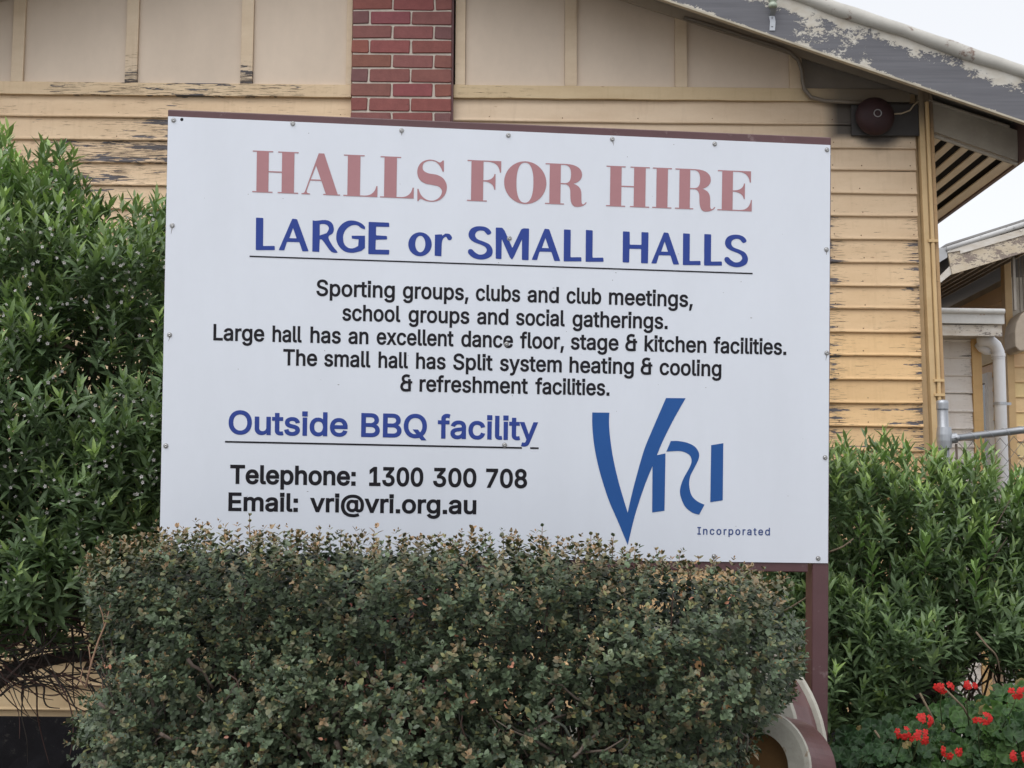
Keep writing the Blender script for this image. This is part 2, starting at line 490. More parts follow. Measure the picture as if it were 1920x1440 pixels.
for i in range(27):
    zb = Z0(0) - i * PITCHB + .03
    for x in np.arange(XL + .2, XR, .45):
        if XCH0 - .02 < x < XCH1 + .02: continue
        xx = x + random.uniform(-.012, .012)
        nl.lathe((xx, YW - .0165, zb + SAG * xx + random.uniform(-.004, .004)), (0, -1, 0), [(0, .0042), (.0012, .0034), (.0015, .0004)], 7)
for x in (XR - .03, jxr + .03, XCH1 + .035, XCH0 - .035):
    for i in range(27):
        zb = Z0(0) - i * PITCHB + .035
        nl.lathe((x + random.uniform(-.006, .006), YW - .016, zb + SAG * x), (0, -1, 0), [(0, .0042), (.0012, .0034), (.0015, .0004)], 7)
tag(nl.build('nail_heads', m_plain('rusty_nail', (.16, .085, .045, 1), .8, .5, 40), hall), kind='stuff')

# the other walls, mostly out of sight
sw = MB()
XCOR = hx(1748)
XAP = hx(525)
zsB = at(1480, 88, YW)[2]; xB = at(1480, 88, YW)[0]
RS = 0.328
def soff(x):                      # underside of the gable overhang
    return zsB + RS * (xB - XAP) - RS * abs(x - XAP)
zeave = soff(XCOR)
sw.box((XCOR - .10, YW + .02, .3), (XCOR - .012, 15.0, zeave - .02), (BUFF[0], BUFF[1], BUFF[2], .2))
sw.box((XL, YW + .02, .3), (XL + .1, 15.0, soff(XL) - .02), (BUFF[0], BUFF[1], BUFF[2], .2))
sw.box((XL, 15.0, .3), (XCOR - .012, 15.1, 3.9), (BUFF[0], BUFF[1], BUFF[2], .2))
sw.build('side_wall', M['board'], hall)
bk = MB()   # sheathing right behind the boards
bk.box((XL + .1, YW + .0015, .3), (XCOR - .1, YW + .02, 3.95))
bk.build('sheathing', M['dark'], hall)

pl = MB()
zpl = Z0(0) - 26 * PITCHB + .105
for a, b in ((XL, XCH0 - .003), (XCH1 + .003, XCOR - .03)):
    nseg = 40
    xs = np.linspace(a, b, nseg + 1)
    vs = []
    for x in xs:
        for z in (0, .08, .17, .27, zpl + SAG * x):
            vs.append((x, YW - .05 - .006 * math.sin(x * 13 + z * 31) , z))
    fs = [(i * 5 + k, (i + 1) * 5 + k, (i + 1) * 5 + k + 1, i * 5 + k + 1) for i in range(nseg) for k in range(4)]
    top = len(vs)
    for i in range(nseg + 1): vs.append((xs[i], YW + .02, zpl + SAG * xs[i]))
    fs += [(i * 5 + 4, (i + 1) * 5 + 4, top + i + 1, top + i) for i in range(nseg)]
    pl.add(vs, fs)
pl.build('plinth', M['plinth'], hall)

# rail, battens, sheets
def rail_bar(x0, x1, pt, pb, dy0, dy1, col, wear, name='rail'):
    zt, zb_ = hz(pt), hz(pb)
    nx = max(3, int((x1 - x0) / .08)); xs = np.linspace(x0, x1, nx)
    vs, cs = [], []
    ph = random.uniform(0, 6)
    for x in xs:
        j = .0012 * math.sin(x * 11 + ph) + .0008 * math.sin(x * 31 + ph)
        for (y, z) in ((YW - dy0, zb_(x) + j), (YW - dy1, zb_(x) + j), (YW - dy1, zt(x)), (YW - dy0, zt(x))):
            vs.append((x, y, z)); q = min(1, max(0, (x - BX + .52) / .3)) * .80; cs.append((*mixc(col, (.075, .072, .070), q), wear(x) if callable(wear) else wear))  # colour darkens towards the bell: soot plus painted-in eave shade
    fs = [(i * 4 + k, (i + 1) * 4 + k, (i + 1) * 4 + (k + 1) % 4, i * 4 + (k + 1) % 4) for i in range(nx - 1) for k in range(4)]
    fs += [(3, 2, 1, 0), tuple((nx - 1) * 4 + k for k in range(4))]
    mb = MB(); mb.add(vs, fs, cs)
    return mb.build(name, M['trim'], hall, bevel=.0025)
RAILC = srgb(220, 196, 162)[:3]; RAILC2 = srgb(208, 186, 150)[:3]
rail_bar(XL, XCH0 - .003, 157, 180.5, 0.0, .034, RAILC, lambda x: .72 if hx(60) < x < hx(560) else .4)
rail_bar(XCH1 + .003, hx(1718), 155, 179, 0.0, .034, RAILC2, lambda x: .5 if x < hx(1020) else .08)

SHEETC = srgb(212, 195, 173)[:3]
def gable_bar(xa, xb, pa, dy0, dy1, m, name, col, wear=.0):
    """upright flat piece from the rail up to the soffit line"""
    z0 = hz(pa)
    P = [(xa, z0(xa)), (xb, z0(xb)), (xb, soff(xb) - .002), (xa, soff(xa) - .002)]
    if xa < XAP < xb: P.insert(3, (XAP, soff(XAP) - .002))
    mb = MB()
    mb.prism([(x, YW - dy1, z) for x, z in P], (0, dy1 - dy0, 0), (*col, wear))
    return mb.build(name, m, hall)
batt = [(-560, -537), (-340, -317), (-118, -95), (-1, 22), (217, 240), (438, 461), (640, 651), (849, 868), (1059, 1082), (1270, 1293), (1489, 1512)]
edges = []
for a, b in batt:
    pr = 155 if a > 800 else 157
    wr = 1.15 if a in (217, 438) else .35
    mb = MB()
    z0 = hz(pr)
    xa, xb = hx(a), hx(b)
    nz = 24
    vs, cs = [], []
    for k in range(nz + 1):
        for (x, y) in ((xa, YW), (xa, YW - .03), (xb, YW - .03), (xb, YW)):
            zt = soff(x) - .003
            z = z0(x) + .001 + (zt - z0(x) - .001) * k / nz
            vs.append((x, y, z)); cs.append((*mixc(SHEETC, RAILC, .4), wr * max(0, 1 - (z - z0(x)) / .30)))
    fs = [(k * 4 + q, k * 4 + (q + 1) % 4, (k + 1) * 4 + (q + 1) % 4, (k + 1) * 4 + q) for k in range(nz) for q in range(4)] + [(3, 2, 1, 0), tuple(nz * 4 + q for q in range(4))]
    mb.add(vs, fs, cs)
    mb.build('batten', M['trim'], hall, bevel=.002)
cuts = [XL] + [v for a, b in batt for v in (hx(a), hx(b))]
for k in range(0, len(cuts) - 1, 2):
    a, b = cuts[k] + .001, cuts[k + 1] - .001
    if a > hx(640) and b < hx(860): continue
    if k == 0: a = XL
    gable_bar(a, b, 157 if a < 0 else 155, .0, .008, M['sheet'], 'gable_panel', SHEETC)
gable_bar(hx(1512) + .001, XCOR - .1, 155, .0, .008, m_plain('sooty_shaded_sheet', srgb(128, 120, 110), .7, .4, 3), 'gable_panel', SHEETC)  # sheet beside the bell coloured darker for soot and for eave shade

# raking trim under the soffit, right slope and left slope
for sgn in (1, -1):
    mb = MB()
    xa = XAP if sgn < 0 else hx(868)
    xe = XCOR - .02 if sgn > 0 else XL
    xs_ = (hx(870), xe) if sgn > 0 else (xe, hx(640))
    P = [(x, YW - .045, soff(x) - dz) for x, dz in ((xs_[0], .0), (xs_[1], .0), (xs_[1], .062), (xs_[0], .062))]
    mb.prism(P, (0, .014, 0), [(*mixc(SHEETC, (.12, .115, .11), (.75 if x > hx(1500) else .1)), .1) for x, z in ((p[0], 0) for p in P)] * 2)  # dark right end: soot and eave shade mixed into the colour
    mb.build('raking_trim', M['trim'], hall)

# corner stop: two strips and an edge board, leaning a little
def slantbox(pxt, pxb, w, y0, y1, zt, zb_, col, wear, name, m=None, parent=hall):
    xt, xb = pxt, pxb
    mb = MB()
    nz = 60
    vs, cs = [], []
    for k in range(nz + 1):
        t = k / nz
        x = xb + (xt - xb) * t; z = zb_ + (zt - zb_) * t
        for (xx, yy) in ((x, y1), (x, y0), (x + w, y0), (x + w, y1)):
            vs.append((xx, yy, z)); q = .75 * min(1, max(0, (z - BZ + .13) / .15)) if parent is hall else 0; cs.append((*mixc(col, (.10, .095, .09), q), wear))  # hall strips darken at the top: soot and eave shade put into colour
    fs = [(k * 4 + q, k * 4 + (q + 1) % 4, (k + 1) * 4 + (q + 1) % 4, (k + 1) * 4 + q) for k in range(nz) for q in range(4)] + [(3, 2, 1, 0), tuple(nz * 4 + q for q in range(4))]
    mb.add(vs, fs, cs)
    return mb.build(name, m or M['trim'], parent, bevel=.003)
zct = soff(hx(1735)) - .004
cA = (at(1718, 200, YW)[0], at(1745, 850, YW)[0])
dzc = at(0, 200, YW)[2] - at(0, 850, YW)[2]
lean = (cA[0] - cA[1]) / dzc
xt = cA[0] + lean * (zct - at(1718, 200, YW)[2]); xb = cA[1] - lean * (at(1745, 850, YW)[2] - .28)
CT = srgb(208, 180, 136)[:3]
slantbox(xt, xb, .032, YW - .048, YW + .02, zct, .28, CT, .15, 'corner_stop')
slantbox(xt + .034, xb + .034, .034, YW - .034, YW + .02, zct, .28, CT, .22, 'corner_stop')
slantbox(xt + .07, xb + .07, .022, YW - .03, YW + .03, zct, .28, srgb(190, 158, 118)[:3], .4, 'corner_stop')
mb = MB()
pp = []
for k in range(12):
    t = k / 11
    pp.append((xb + .052 + (xt - xb) * t, YW - .045, .28 + (zct - .1 - .28) * t))
mb.tube(pp, .0125, 10)
for py in (455, 715, 742):
    z = at(1740, py, YW)[2]; t = (z - .28) / (zct - .1 - .28)
    x = xb + .052 + (xt - xb) * t
    mb.box((x - .030, YW - .061, z - .008), (x + .030, YW - .0365, z + .008))
mb.build('conduit', m_plain('painted_pipe', srgb(214, 182, 132), 0.45, .25), hall, smooth=False)

# chimney
mb = MB(); mor = MB()
ctop = soff(XAP) + 1.2
CY0, CY1 = YW - .075, YW + .45
mor.box((XCH0 + .006, CY0 + .007, 0), (XCH1 - .012, CY1, ctop))
zc0 = at(748, 13, CY0)[2]                        # bed joint seen at py 20
CH = (at(748, 21, CY0)[2] - at(748, 207 + 5, CY0)[2]) / 7.05
ztop0 = at(748, 21, CY0)[2]
W3 = XCH1 - .008 - XCH0
J = .011
st_ = (W3 - 2 * J) / 2.42
k0 = -int((ctop - ztop0) / CH)
for c_ in range(k0, int(ztop0 / CH) + 1):
    zt = ztop0 - c_ * CH - J / 2
    zb_ = zt - CH + J
    if zb_ < 0: break
    segs = [.42 * st_, st_, st_] if c_ % 2 == 0 else [st_, st_, .42 * st_]
    x = XCH0
    for s in segs:
        dark = (s < st_ * .6 and random.random() < .6)
        base = (0.19, 0.088, 0.086) if dark else (0.265 + random.uniform(-.025, .03), 0.090 + random.uniform(-.01, .012), 0.080 + random.uniform(-.008, .012))
        jx = [random.uniform(-.0036, .0036) for _ in range(6)]
        y0 = CY0 - random.uniform(0, .003)
        sg = SAG * (x + s / 2)
        # brick front with worn corners: outer ring + face
        r = .006
        ring = [(x + r + jx[0], zb_), (x + s - r, zb_ + jx[1]), (x + s + jx[2], zb_ + r), (x + s, zt - r), (x + s - r + jx[3], zt + jx[4]), (x + r, zt), (x, zt - r + jx[5]), (x + jx[1], zb_ + r)]
        cx, cz = x + s / 2, (zb_ + zt) / 2
        vs = [(a, y0 + .006, b + sg) for a, b in ring] + [(cx + (a - cx) * (1 - .010 / s), y0, cz + (b - cz) * (1 - .08) + sg) for a, b in ring] + [(a, CY0 + .05, b + sg) for a, b in ring]
        n8 = 8
        fs = [tuple(range(8, 16))] + [(i, (i + 1) % 8, 8 + (i + 1) % 8, 8 + i) for i in range(8)] + [(16 + i, 16 + (i + 1) % 8, (i + 1) % 8, i) for i in range(8)]
        mb.add(vs, fs, (*base, 1))
        x += s + J
ch = mor.build('chimney', M['mortar'], hall)
mb.build('brickwork', M['brick'], ch, smooth=False)
mb = MB(); mb.box((XCH1 - .0115, CY0 + .01, 0), (XCH1 + .0025, YW + .001, soff(XCH1) - .01))
mb.build('flashing', m_plain('maroon_flashing', (0.12, 0.05, 0.05, 1)), hall)

# gable overhang: soffit, bargeboards, roll capping, roof
YB = 7.75
bl1, bl2 = at(1274, 7, YB), at(1920, 227, YB)
bs = (bl2[2] - bl1[2]) / (bl2[0] - bl1[0])
XAB = XAP
def blow(x): return bl1[2] + bs * (XAB + abs(x - XAB) - bl1[0])
XEND = 3.06
BH = .262
for sgn in (1, -1):
    xe = XAB + (XEND - XAB) * sgn
    # soffit lining
    mb = MB()
    xs2 = XAP + (3.07 - XAP) * sgn
    P = [(XAP, YB + .035, soff(XAP)), (xs2, YB + .035, soff(xs2)), (xs2, YW + .3, soff(xs2)), (XAP, YW + .3, soff(XAP))]
    mb.prism(P, (0, 0, .02))
    mb.build('soffit', M['soffit'], hall)
    # bargeboard
    mb = MB()
    nx = 60
    vs, cs = [], []
    for i in range(nx + 1):
        x = XAB + (xe - XAB) * i / nx
        for k, (dz, dy) in enumerate([(0, .032), (0, 0), (.02, 0), (.06, 0), (.11, 0), (.15, 0), (.19, 0), (BH, 0), (BH, .032)]):
            vs.append((x, YB + dy, blow(x) + dz))
            al = {0: .3, 1: .3, 2: .06, 3: 0.0, 4: 0, 5: .10, 6: .30, 7: .55, 8: .5}[k]
            tl = (x - hx(1440, YB)) / 1.0
            al += (.25 * math.exp(-((x - hx(1560, YB)) / .36) ** 2) - .05) * (1 if k in (2, 3, 4, 5) else .5)
            cs.append((.5, .5, .5, al))
    p = 9
    fs = [(i * p + k, (i + 1) * p + k, (i + 1) * p + (k + 1) % p, i * p + (k + 1) % p) for i in range(nx) for k in range(p)] + [tuple(range(p)), tuple(range(nx * p, nx * p + p))]
    mb.add(vs, fs, cs)
    mb.build('bargeboard', M['barge'], hall)
    mb = MB()
    pts = []
    for i in range(50):
        x = XAB + (xe - XAB) * i / 49
        pts.append((x, YB - .004 + .004 * math.sin(x * 5), blow(x) + BH + .028 + .003 * math.sin(x * 9) + .002 * math.sin(x * 23)))
    mb.tube(pts, [.040 + .003 * math.sin(i * .9) for i in range(50)], 14)
    mb.build('barge_roll', M['roll'], hall, smooth=True)
    # lower lip strip
    mb = MB()
    P = [(XAB, YB - .006, blow(XAB) - .012), (xe, YB - .006, blow(xe) - .012), (xe, YB - .006, blow(xe) - .0005), (XAB, YB - .006, blow(XAB) - .0005)]
    mb.prism(P, (0, .034, 0))
    mb.build('barge_bead', m_plain('cream_bead', (0.50, 0.45, 0.35, 1), .6, .5, 8), hall)
    # roof sheet
    mb = MB()
    rz = lambda x: blow(x) + BH - .005
    P = [(XAB, YB + .03, rz(XAB)), (xe + .05 * sgn, YB + .03, rz(xe + .05 * sgn)), (xe + .05 * sgn, 15.3, rz(xe + .05 * sgn)), (XAB, 15.3, rz(XAB))]
    mb.prism(P, (0, 0, .02))
    mb.build('roof', M['roof'], hall)

# boxed side eave on the right
ge = MB()
G = [at(1736, 186, YW), at(1907, 246, YW), at(1907, 303, YW), at(1738, 243, YW)]
ge.prism([(p[0], YW - .012, p[2]) for p in G], (0, .03, 0))
ge.build('eave_gusset', M['soffit'], hall)
mb = MB()
mb.tube([at(1738, 188, YW - .02), at(1892, 238, YW - .02)], .011, 8)
mb.build('eave_bead', M['soffit'], hall)
xi, xo = G[3][0], G[2][0]
zi, zo = G[3][2], G[2][2]
ns = 7
for k in range(ns):
    t0, t1 = (k + .34) / ns, (k + .82) / ns
    if k == ns - 1: t1 = 1.0
    if k == 0: t0 = .0
    mb = MB()
    a, b = xi - .04 + (xo - xi + .04) * t0, xi - .04 + (xo - xi + .04) * t1
    za, zb_ = zi + (zo - zi) * (a - xi) / (xo - xi), zi + (zo - zi) * (b - xi) / (xo - xi)
    mb.prism([(a, YW + .019, za), (b, YW + .019, zb_), (b, 15, zb_), (a, 15, za)], (0, 0, .008))
    mb.build('eave_slat', M['slat'], hall)
mb = MB(); mb.prism([(xi - .06, YW + .02, zi + .12), (xo, YW + .02, zo + .06), (xo, 15, zo + .06), (xi - .06, 15, zi + .12)], (0, 0, .01))
mb.build('eave_lining', M['dark'], hall)
mb = MB(); mb.tube([at(1738, 250, YW - .005), at(1907, 308, YW - .005)], .012, 6)
mb.build('eave_bead', M['soffit'], hall)
mb = MB(); mb.prism([(xo + .003, YB + .04, zo - .012), (xo + .026, YB + .04, zo - .012), (xo + .026, YB + .04, zo + .42), (xo + .003, YB + .04, zo + .42)], (0, 15.2 - YB, 0))
mb.build('eave_fascia', M['fascia'], hall)
# conduit along the gable and strap bracket on the bargeboard
mb = MB()
cp = [(1282, 33), (1340, 50), (1400, 70), (1455, 87), (1480, 97), (1497, 113), (1504, 132), (1505, 152), (1508, 167), (1520, 182), (1545, 189), (1580, 191), (1618, 193)]
mb.tube([at(x, y, YW - .062) for x, y in cp], .0125, 10)
mb.build('wiring_conduit', m_plain('grey_cable', srgb(120, 110, 98), .5, .3), hall, smooth=True)
mb = MB()
sp = [(1449, 12, -.055), (1450, 22, -.03), (1447, 30, -.006), (1449, 40, -.006), (1448, 57, -.006)]
for (a, b) in zip(sp[:-1], sp[1:]):
    pa, pb = at(a[0], a[1], YB + a[2]), at(b[0], b[1], YB + b[2])
    hw = .016
    mb.hexa([pa + np.array([-hw, 0, 0]), pa + np.array([hw, 0, 0]), pa + np.array([hw, .004, 0]), pa + np.array([-hw, .004, 0]),
             pb + np.array([-hw, 0, 0]), pb + np.array([hw, 0, 0]), pb + np.array([hw, .004, 0]), pb + np.array([-hw, .004, 0])])
for y in (33, 49):
    mb.lathe(at(1448, y, YB - .006), (0, -1, 0), [(0, .006), (.004, .005), (.006, 0.0005)], 10)
br = mb.build('strap_bracket', M['galv'], hall)
mb = MB(); mb.lathe(at(1449, 14, YB - .055), (0, 0, 1), [(0, .001), (0, .024), (.02, .026), (.025, .018), (.035, .018), (.04, .026), (.09, .024), (.1, .005)], 14)
mb.build('insulator', m_plain('pale_insulator', (0.42, 0.48, 0.38, 1), .3), br, smooth=True)

# fire bell
bc = at(1638, 221, YW - .05)
bell = thing('alarm_bell', bc, 'round dark maroon alarm bell mounted under the eave beside the hall corner', 'bell')
mb = MB()
ba, bb = at(1577, 186, YW), at(1722, 254, YW)
mb.box((at(1588, 0, YW)[0], YW - .047, at(0, 250, YW)[2] - .005), (at(1712, 0, YW)[0], YW - .026, at(0, 190, YW)[2] - .012))
mb.build('backboard', M['bellbase'], bell, bevel=.003)
mb = MB()
mb.lathe(bc, (0, -1, 0), [(0.0, .085), (.02, .112), (.03, .118), (.037, .116), (.055, .108), (.075, .088), (.088, .055), (.093, .022), (.0935, .001)], 36)
mb.build('gong', M['bell'], bell, smooth=True)
mb = MB()
mb.lathe(bc + np.array([0, -.092, 0]), (0, -1, 0), [(0, .024), (.006, .0245), (.0075, .022), (.006, .0195), (-.002, .019), (-.002, .001)], 20)
mb.build('centre_ring', m_plain('bell_ring', (.30, .29, .29, 1), .5, .2), bell)
mb = MB()
mb.tube([at(x, y, YW - .055) for x, y in ((1670, 214), (1690, 213), (1706, 207), (1714, 196), (1722, 190))], .005, 6)
mb.build('cable', M['conduit'], bell, smooth=True)

# ================================================================== REAR PORCH ROOM (white boards)
YL = 10.7
lean = thing('porch_room', at(1800, 1000, YL) * np.array([1, 1, 0]), 'small room of cracked white weatherboards with a flaking white gutter between the two tan buildings', 'outbuilding')
WH = (0.76, 0.73, 0.70)
mb = MB()
lx0, lx1 = 2.55, at(1819, 640, YL)[0]
zt = at(1790, 628, YL)[2]; p2 = 33.6 / F * YL * 1.0
i = 0; z = at(1790, 636, YL)[2]
while z > 0.02:
    wv = random.uniform(.3, .5)
    board_run(mb, lx0, lx1, z, lambda x, zz: WH, lambda x, zz: wv + max(0, 1 - abs(x - lx1) / .12) * .3, YL, p2, .022, -.004, .03)
    z -= p2
mb.build('white_wall', m_board('cracked_white_boards', (0.16, 0.15, 0.14, 1)), lean)
mb = MB(); mb.box((lx0, YL + .002, 0), (lx1 + .08, 12.3, zt - .01)); mb.build('wall_core', M['dark'], lean)
cx0 = at(1819, 640, YL)[0]; cx1 = at(1837, 640, YL)[0]
slantbox(cx0 + .001, cx0 + .004, cx1 - cx0, YL - .03, YL + .05, zt, .0, srgb(214, 180, 128)[:3], .3, 'corner_board', parent=lean)
YG = 10.35
gx1 = at(1883, 590, YG)[0]
def gz(py): return at(1820, py, YG)[2]
mb = MB()
mb.prism([(2.55, YG, gz(604)), (2.55, YG, gz(586)), (2.55, YG + .11, gz(586)), (2.55, YG + .11, gz(604))], (gx1 - 2.55, 0, -.012))
mb.tube([(2.55, YG - .006, gz(581)), (gx1, YG - .006, gz(581) - .012)], .021, 12)
mb.build('gutter', m_plain('white_gutter', (0.62, 0.62, 0.6, 1), .45, .3, 7, dirt=(0.36, 0.25, 0.18, 1)), lean)
mb = MB()
mb.prism([(2.55, YG + .03, gz(626)), (2.55, YG + .03, gz(606)), (2.55, YG + .05, gz(606)), (2.55, YG + .05, gz(626))], (gx1 - .01 - 2.55, 0, -.012), (1, 1, 1, -.02))
mb.build('fascia_board', M['white_paint'], lean)
mb = MB()
mb.prism([(2.55, YG + .06, gz(604)), (gx1, YG + .06, gz(604)), (gx1, 12.4, gz(604) + .35), (2.55, 12.4, gz(604) + .35)], (0, 0, .015))
mb.build('roof', M['roof'], lean)
mb = MB(); mb.prism([(2.55, YG + .05, gz(624)), (gx1 - .02, YG + .05, gz(624)), (gx1 - .02, YL + .01, gz(624)), (2.55, YL + .01, gz(624))], (0, 0, .01))
mb.build('soffit', M['soffit'], lean)

# ================================================================== FAR BUILDING (tan, gable to the right)
YR = 12.8
far = thing('weatherboard_house', at(1890, 1000, YR) * np.array([1, 1, 0]), 'tan weatherboard house at the right edge with a flaking white bargeboard and slatted gable', 'building')
rx = at(1893, 700, YR)[0]
p3 = 28.2 / F * YR
mb = MB()
z = at(1905, 662, YR)[2]
while z > .02:
    cc = tuple(v * random.uniform(.92, 1.05) for v in mixc(BUFF, OCHRE, .55))
    board_run(mb, rx + .03, rx + 2.6, z, lambda x, zz: cc, lambda x, zz: .38, YR, p3, .02, 0, .1)
    z -= p3
mb.build('front_wall', M['board'], far)
# left side wall, boards run back in depth
mb = MB()
z = at(1890, 560, YR)[2]
while z > .02:
    cc = tuple(v * random.uniform(.9, 1.02) for v in mixc(BUFF, OCHRE, .3))
    pr = [(0, 0), (-.016, 0), (-.02, .005), (-.018, .012), (-.005, p3 + .003), (0, p3 + .003)]
    mb.prism([(rx + a, YR + .05, z + b) for a, b in pr], (0, 11, 0), (*cc, .25))
    z -= p3
mb.build('side_wall', M['board'], far)
mb = MB(); mb.box((rx + .002, YR + .003, 0), (rx + 2.6, YR + 4, at(1905, 520, YR)[2]), (0.3, .25, .2, 0)); mb.build('wall_core', M['soffit'], far)
slantbox(rx - .035, rx - .035, .065, YR - .05, YR + .05, at(1890, 480, YR)[2], 0, srgb(196, 166, 122)[:3], .25, 'corner_stop', parent=far)
YRB = 12.2
rb = [at(1786, 514, YRB), at(1990, 452, YRB), at(1990, 408, YRB), at(1776, 470, YRB)]
mb = MB()
nx = 24
vs, cs = [], []
for i in range(nx + 1):
    t = i / nx
    lo = rb[0] + (rb[1] - rb[0]) * t; hi = rb[3] + (rb[2] - rb[3]) * t
    for k, s in enumerate((0, .33, .66, 1)):
        p = lo + (hi - lo) * s
        vs.append((p[0], YRB, p[2])); cs.append((1, 1, 1, .0))
    for s in (1, 0):
        p = lo + (hi - lo) * s
        vs.append((p[0], YRB + .03, p[2])); cs.append((1, 1, 1, 0))
fs = [(i * 6 + k, (i + 1) * 6 + k, (i + 1) * 6 + (k + 1) % 6, i * 6 + (k + 1) % 6) for i in range(nx) for k in range(6)] + [tuple(range(6)), tuple(range(nx * 6, nx * 6 + 6))]
mb.add(vs, fs, cs)
mb.build('bargeboard', m_flaky('flaking_cream_barge', (0.26, 0.21, 0.18), (0.66, 0.58, 0.46, 1), .60, 9.0, (1, 1, 2.2)), far)
mb = MB()
mb.tube([at(1773, 468, YRB), at(1850, 443, YRB), at(1990, 398, YRB)], .024, 10)
mb.build('barge_roll', m_plain('spotted_capping', (0.58, 0.58, 0.57, 1), .5, .3, 8, dirt=(0.06, 0.06, 0.065, 1)), far, smooth=True)
mb = MB()   # cover strip just below the capping
mb.prism([at(1776, 474, YRB - .004), at(1800, 470, YRB - .004), at(1800, 476, YRB - .004), at(1990, 420, YRB - .004), at(1990, 408, YRB - .004), at(1776, 470, YRB - .004)], (0, -.008, 0), (1, 1, 1, .2))
mb.build('cover_strip', M['white_paint'], far)
ex = rb[0][0]
ez = rb[0][2] + .01
sl_ = (rb[1][2] - rb[0][2]) / (rb[1][0] - rb[0][0])
mb = MB()
mb.prism([(ex, YRB + .03, ez + .03), (ex + 2.5, YRB + .03, ez + .03 + sl_ * 2.5), (ex + 2.5, 24, ez + .03 + sl_ * 2.5), (ex, 24, ez + .03)], (0, 0, .02))
mb.build('soffit', m_plain('brown_soffit', (0.16, 0.13, 0.105, 1), .8, .4), far)
for k in range(5):
    mb = MB()
    x = ex + .08 + k * .145
    z = ez + sl_ * (x - ex)
    mb.prism([(x, YRB + .04, z - .02), (x + .035, YRB + .04, z - .02 + sl_ * .035), (x + .035, YRB + .04, z + .03 + sl_ * .035), (x, YRB + .04, z + .03)], (0, 11.7, 0))
    mb.build('eave_batten', m_plain('eave_batten_paint', (0.30, 0.24, 0.18, 1), .8, .3) if k == 0 else bpy.data.materials['eave_batten_paint'], far)
mb = MB()
a, b = at(1750, 478, YRB), at(1783, 492, YRB)
mb.prism([(a[0] - .0, YRB + .0, a[2] - .10), (a[0] + .01, YRB, a[2] + .05), (a[0] + .05, YRB, a[2] + .065), (b[0] - .03, YRB, a[2] + .065), (b[0] - .03, YRB, a[2] - .02)], (0, 11.7, 0))
mb.build('gutter', m_plain('grey_gutter', (0.5, 0.51, 0.52, 1), .45, .3, 8), far)
mb = MB()
mb.prism([at(1752, 528, YRB + .02), at(1784, 496, YRB + .02), at(1786, 512, YRB + .02), at(1757, 535, YRB + .02)], (0, .03, 0), (.6, .5, .4, .1))
mb.build('eave_return', M['white_paint'], far)
mb = MB()
P = [at(1776, 460, YRB), at(1990, 392, YRB)]
mb.prism([(P[0][0], YRB + .03, P[0][2]), (P[1][0], YRB + .03, P[1][2]), (P[1][0], YR + 4.1, P[1][2]), (P[0][0], YR + 4.1, P[0][2])], (0, 0, .02))
mb.build('roof', M['roof'], far)
for (a, b, yb) in ((1898, 1907, 582), (1910, 1914.5, 588), (1917, 1921, 580), (1925, 1931, 590), (1935, 1940, 584)):
    mb = MB()
    p, q = at(a, 470, YRB + .25), at(b, yb, YRB + .25)
    mb.box((p[0], YRB + .25, q[2]), (q[0], YRB + .28, p[2] + .08))
    mb.build('gable_slat', m_plain('grey_slat', (0.40, 0.36, 0.31, 1), .7, .4) if 'grey_slat' not in bpy.data.materials else bpy.data.materials['grey_slat'], far, bevel=.004)
mb = MB()
poly = [(1903, 622), (1906, 606), (1914, 590), (1926, 580), (1940, 575), (1940, 650), (1926, 657), (1912, 658), (1904, 650)]
mb.prism([at(x, y, YR - .34) for x, y in poly], (0, .28, 0))
mb.build('corbel', m_plain('corbel_paint', (0.50, 0.42, 0.33, 1), .7, .4), far, bevel=.01)
mb = MB()   # window on the left side wall
wy0, wy1 = 13.22, 13.95
wz1, wz0 = at(1850, 700, 13.3)[2], at(1850, 960, 13.3)[2]
for (a, b, c_, d) in ((wy0, wy0 + .09, wz0, wz1), (wy1 - .09, wy1, wz0, wz1), (wy0 + .09, wy1 - .09, wz1 - .09, wz1), (wy0 + .09, wy1 - .09, wz0, wz0 + .07)):
    mb.box((rx - .06, a, c_), (rx - .01, b, d), (.72, .7, .66, .1))
win = mb.build('window', M['trim'], far)
mb = MB(); mb.box((rx - .035, wy0 + .09, wz0 + .07), (rx - .022, wy1 - .09, wz1 - .09)); mb.build('pane', M['glass'], win)

# downpipe
YP = 10.55
dp = thing('downpipe', at(1873, 1000, YP) * np.array([1, 1, 0]), 'white plastic downpipe with a bent top beside the white room', 'downpipe')
mb = MB()
cxp = at(1873, 700, YP)[0]
pts = [at(1836, 640, YP + .05), at(1846, 638, YP + .02), at(1858, 640, YP), at(1867, 648, YP), at(1872, 660, YP), at(1873, 675, YP)]
pts = [np.array(p) for p in pts] + [np.array([cxp, YP, 0.0])]
mb.tube(pts, .046, 18)
mb.build('pipe', M['pvc'], dp, smooth=True)
mb = MB()
mb.lathe((cxp, YP, at(1873, 666, YP)[2]), (0, 0, 1), [(-.012, .047), (-.012, .052), (.012, .052), (.012, .047)], 20)
mb.lathe((cxp, YP, at(1873, 672, YP)[2]), (0, 0, 1), [(-.004, .047), (-.004, .050), (.004, .050), (.004, .047)], 20)
mb.build('collar', M['pvc'], dp)
mb = MB()
mb.tube([at(1836, 644, YP + .1), at(1842, 652, YP + .08), at(1850, 656, YP + .06), at(1861, 656, YP + .05)], .04, 14)
mb.build('branch_pipe', M['pvc'], dp, smooth=True)
mb = MB()
zc = at(1873, 757, YP)[2]
mb.lathe((cxp, YP, zc), (0, 0, 1), [(-.01, .047), (-.01, .050), (.01, .050), (.01, .047)], 20)
mb.box((cxp + .048, YP - .006, zc - .01), (cxp + .085, YP + .006, zc + .01))
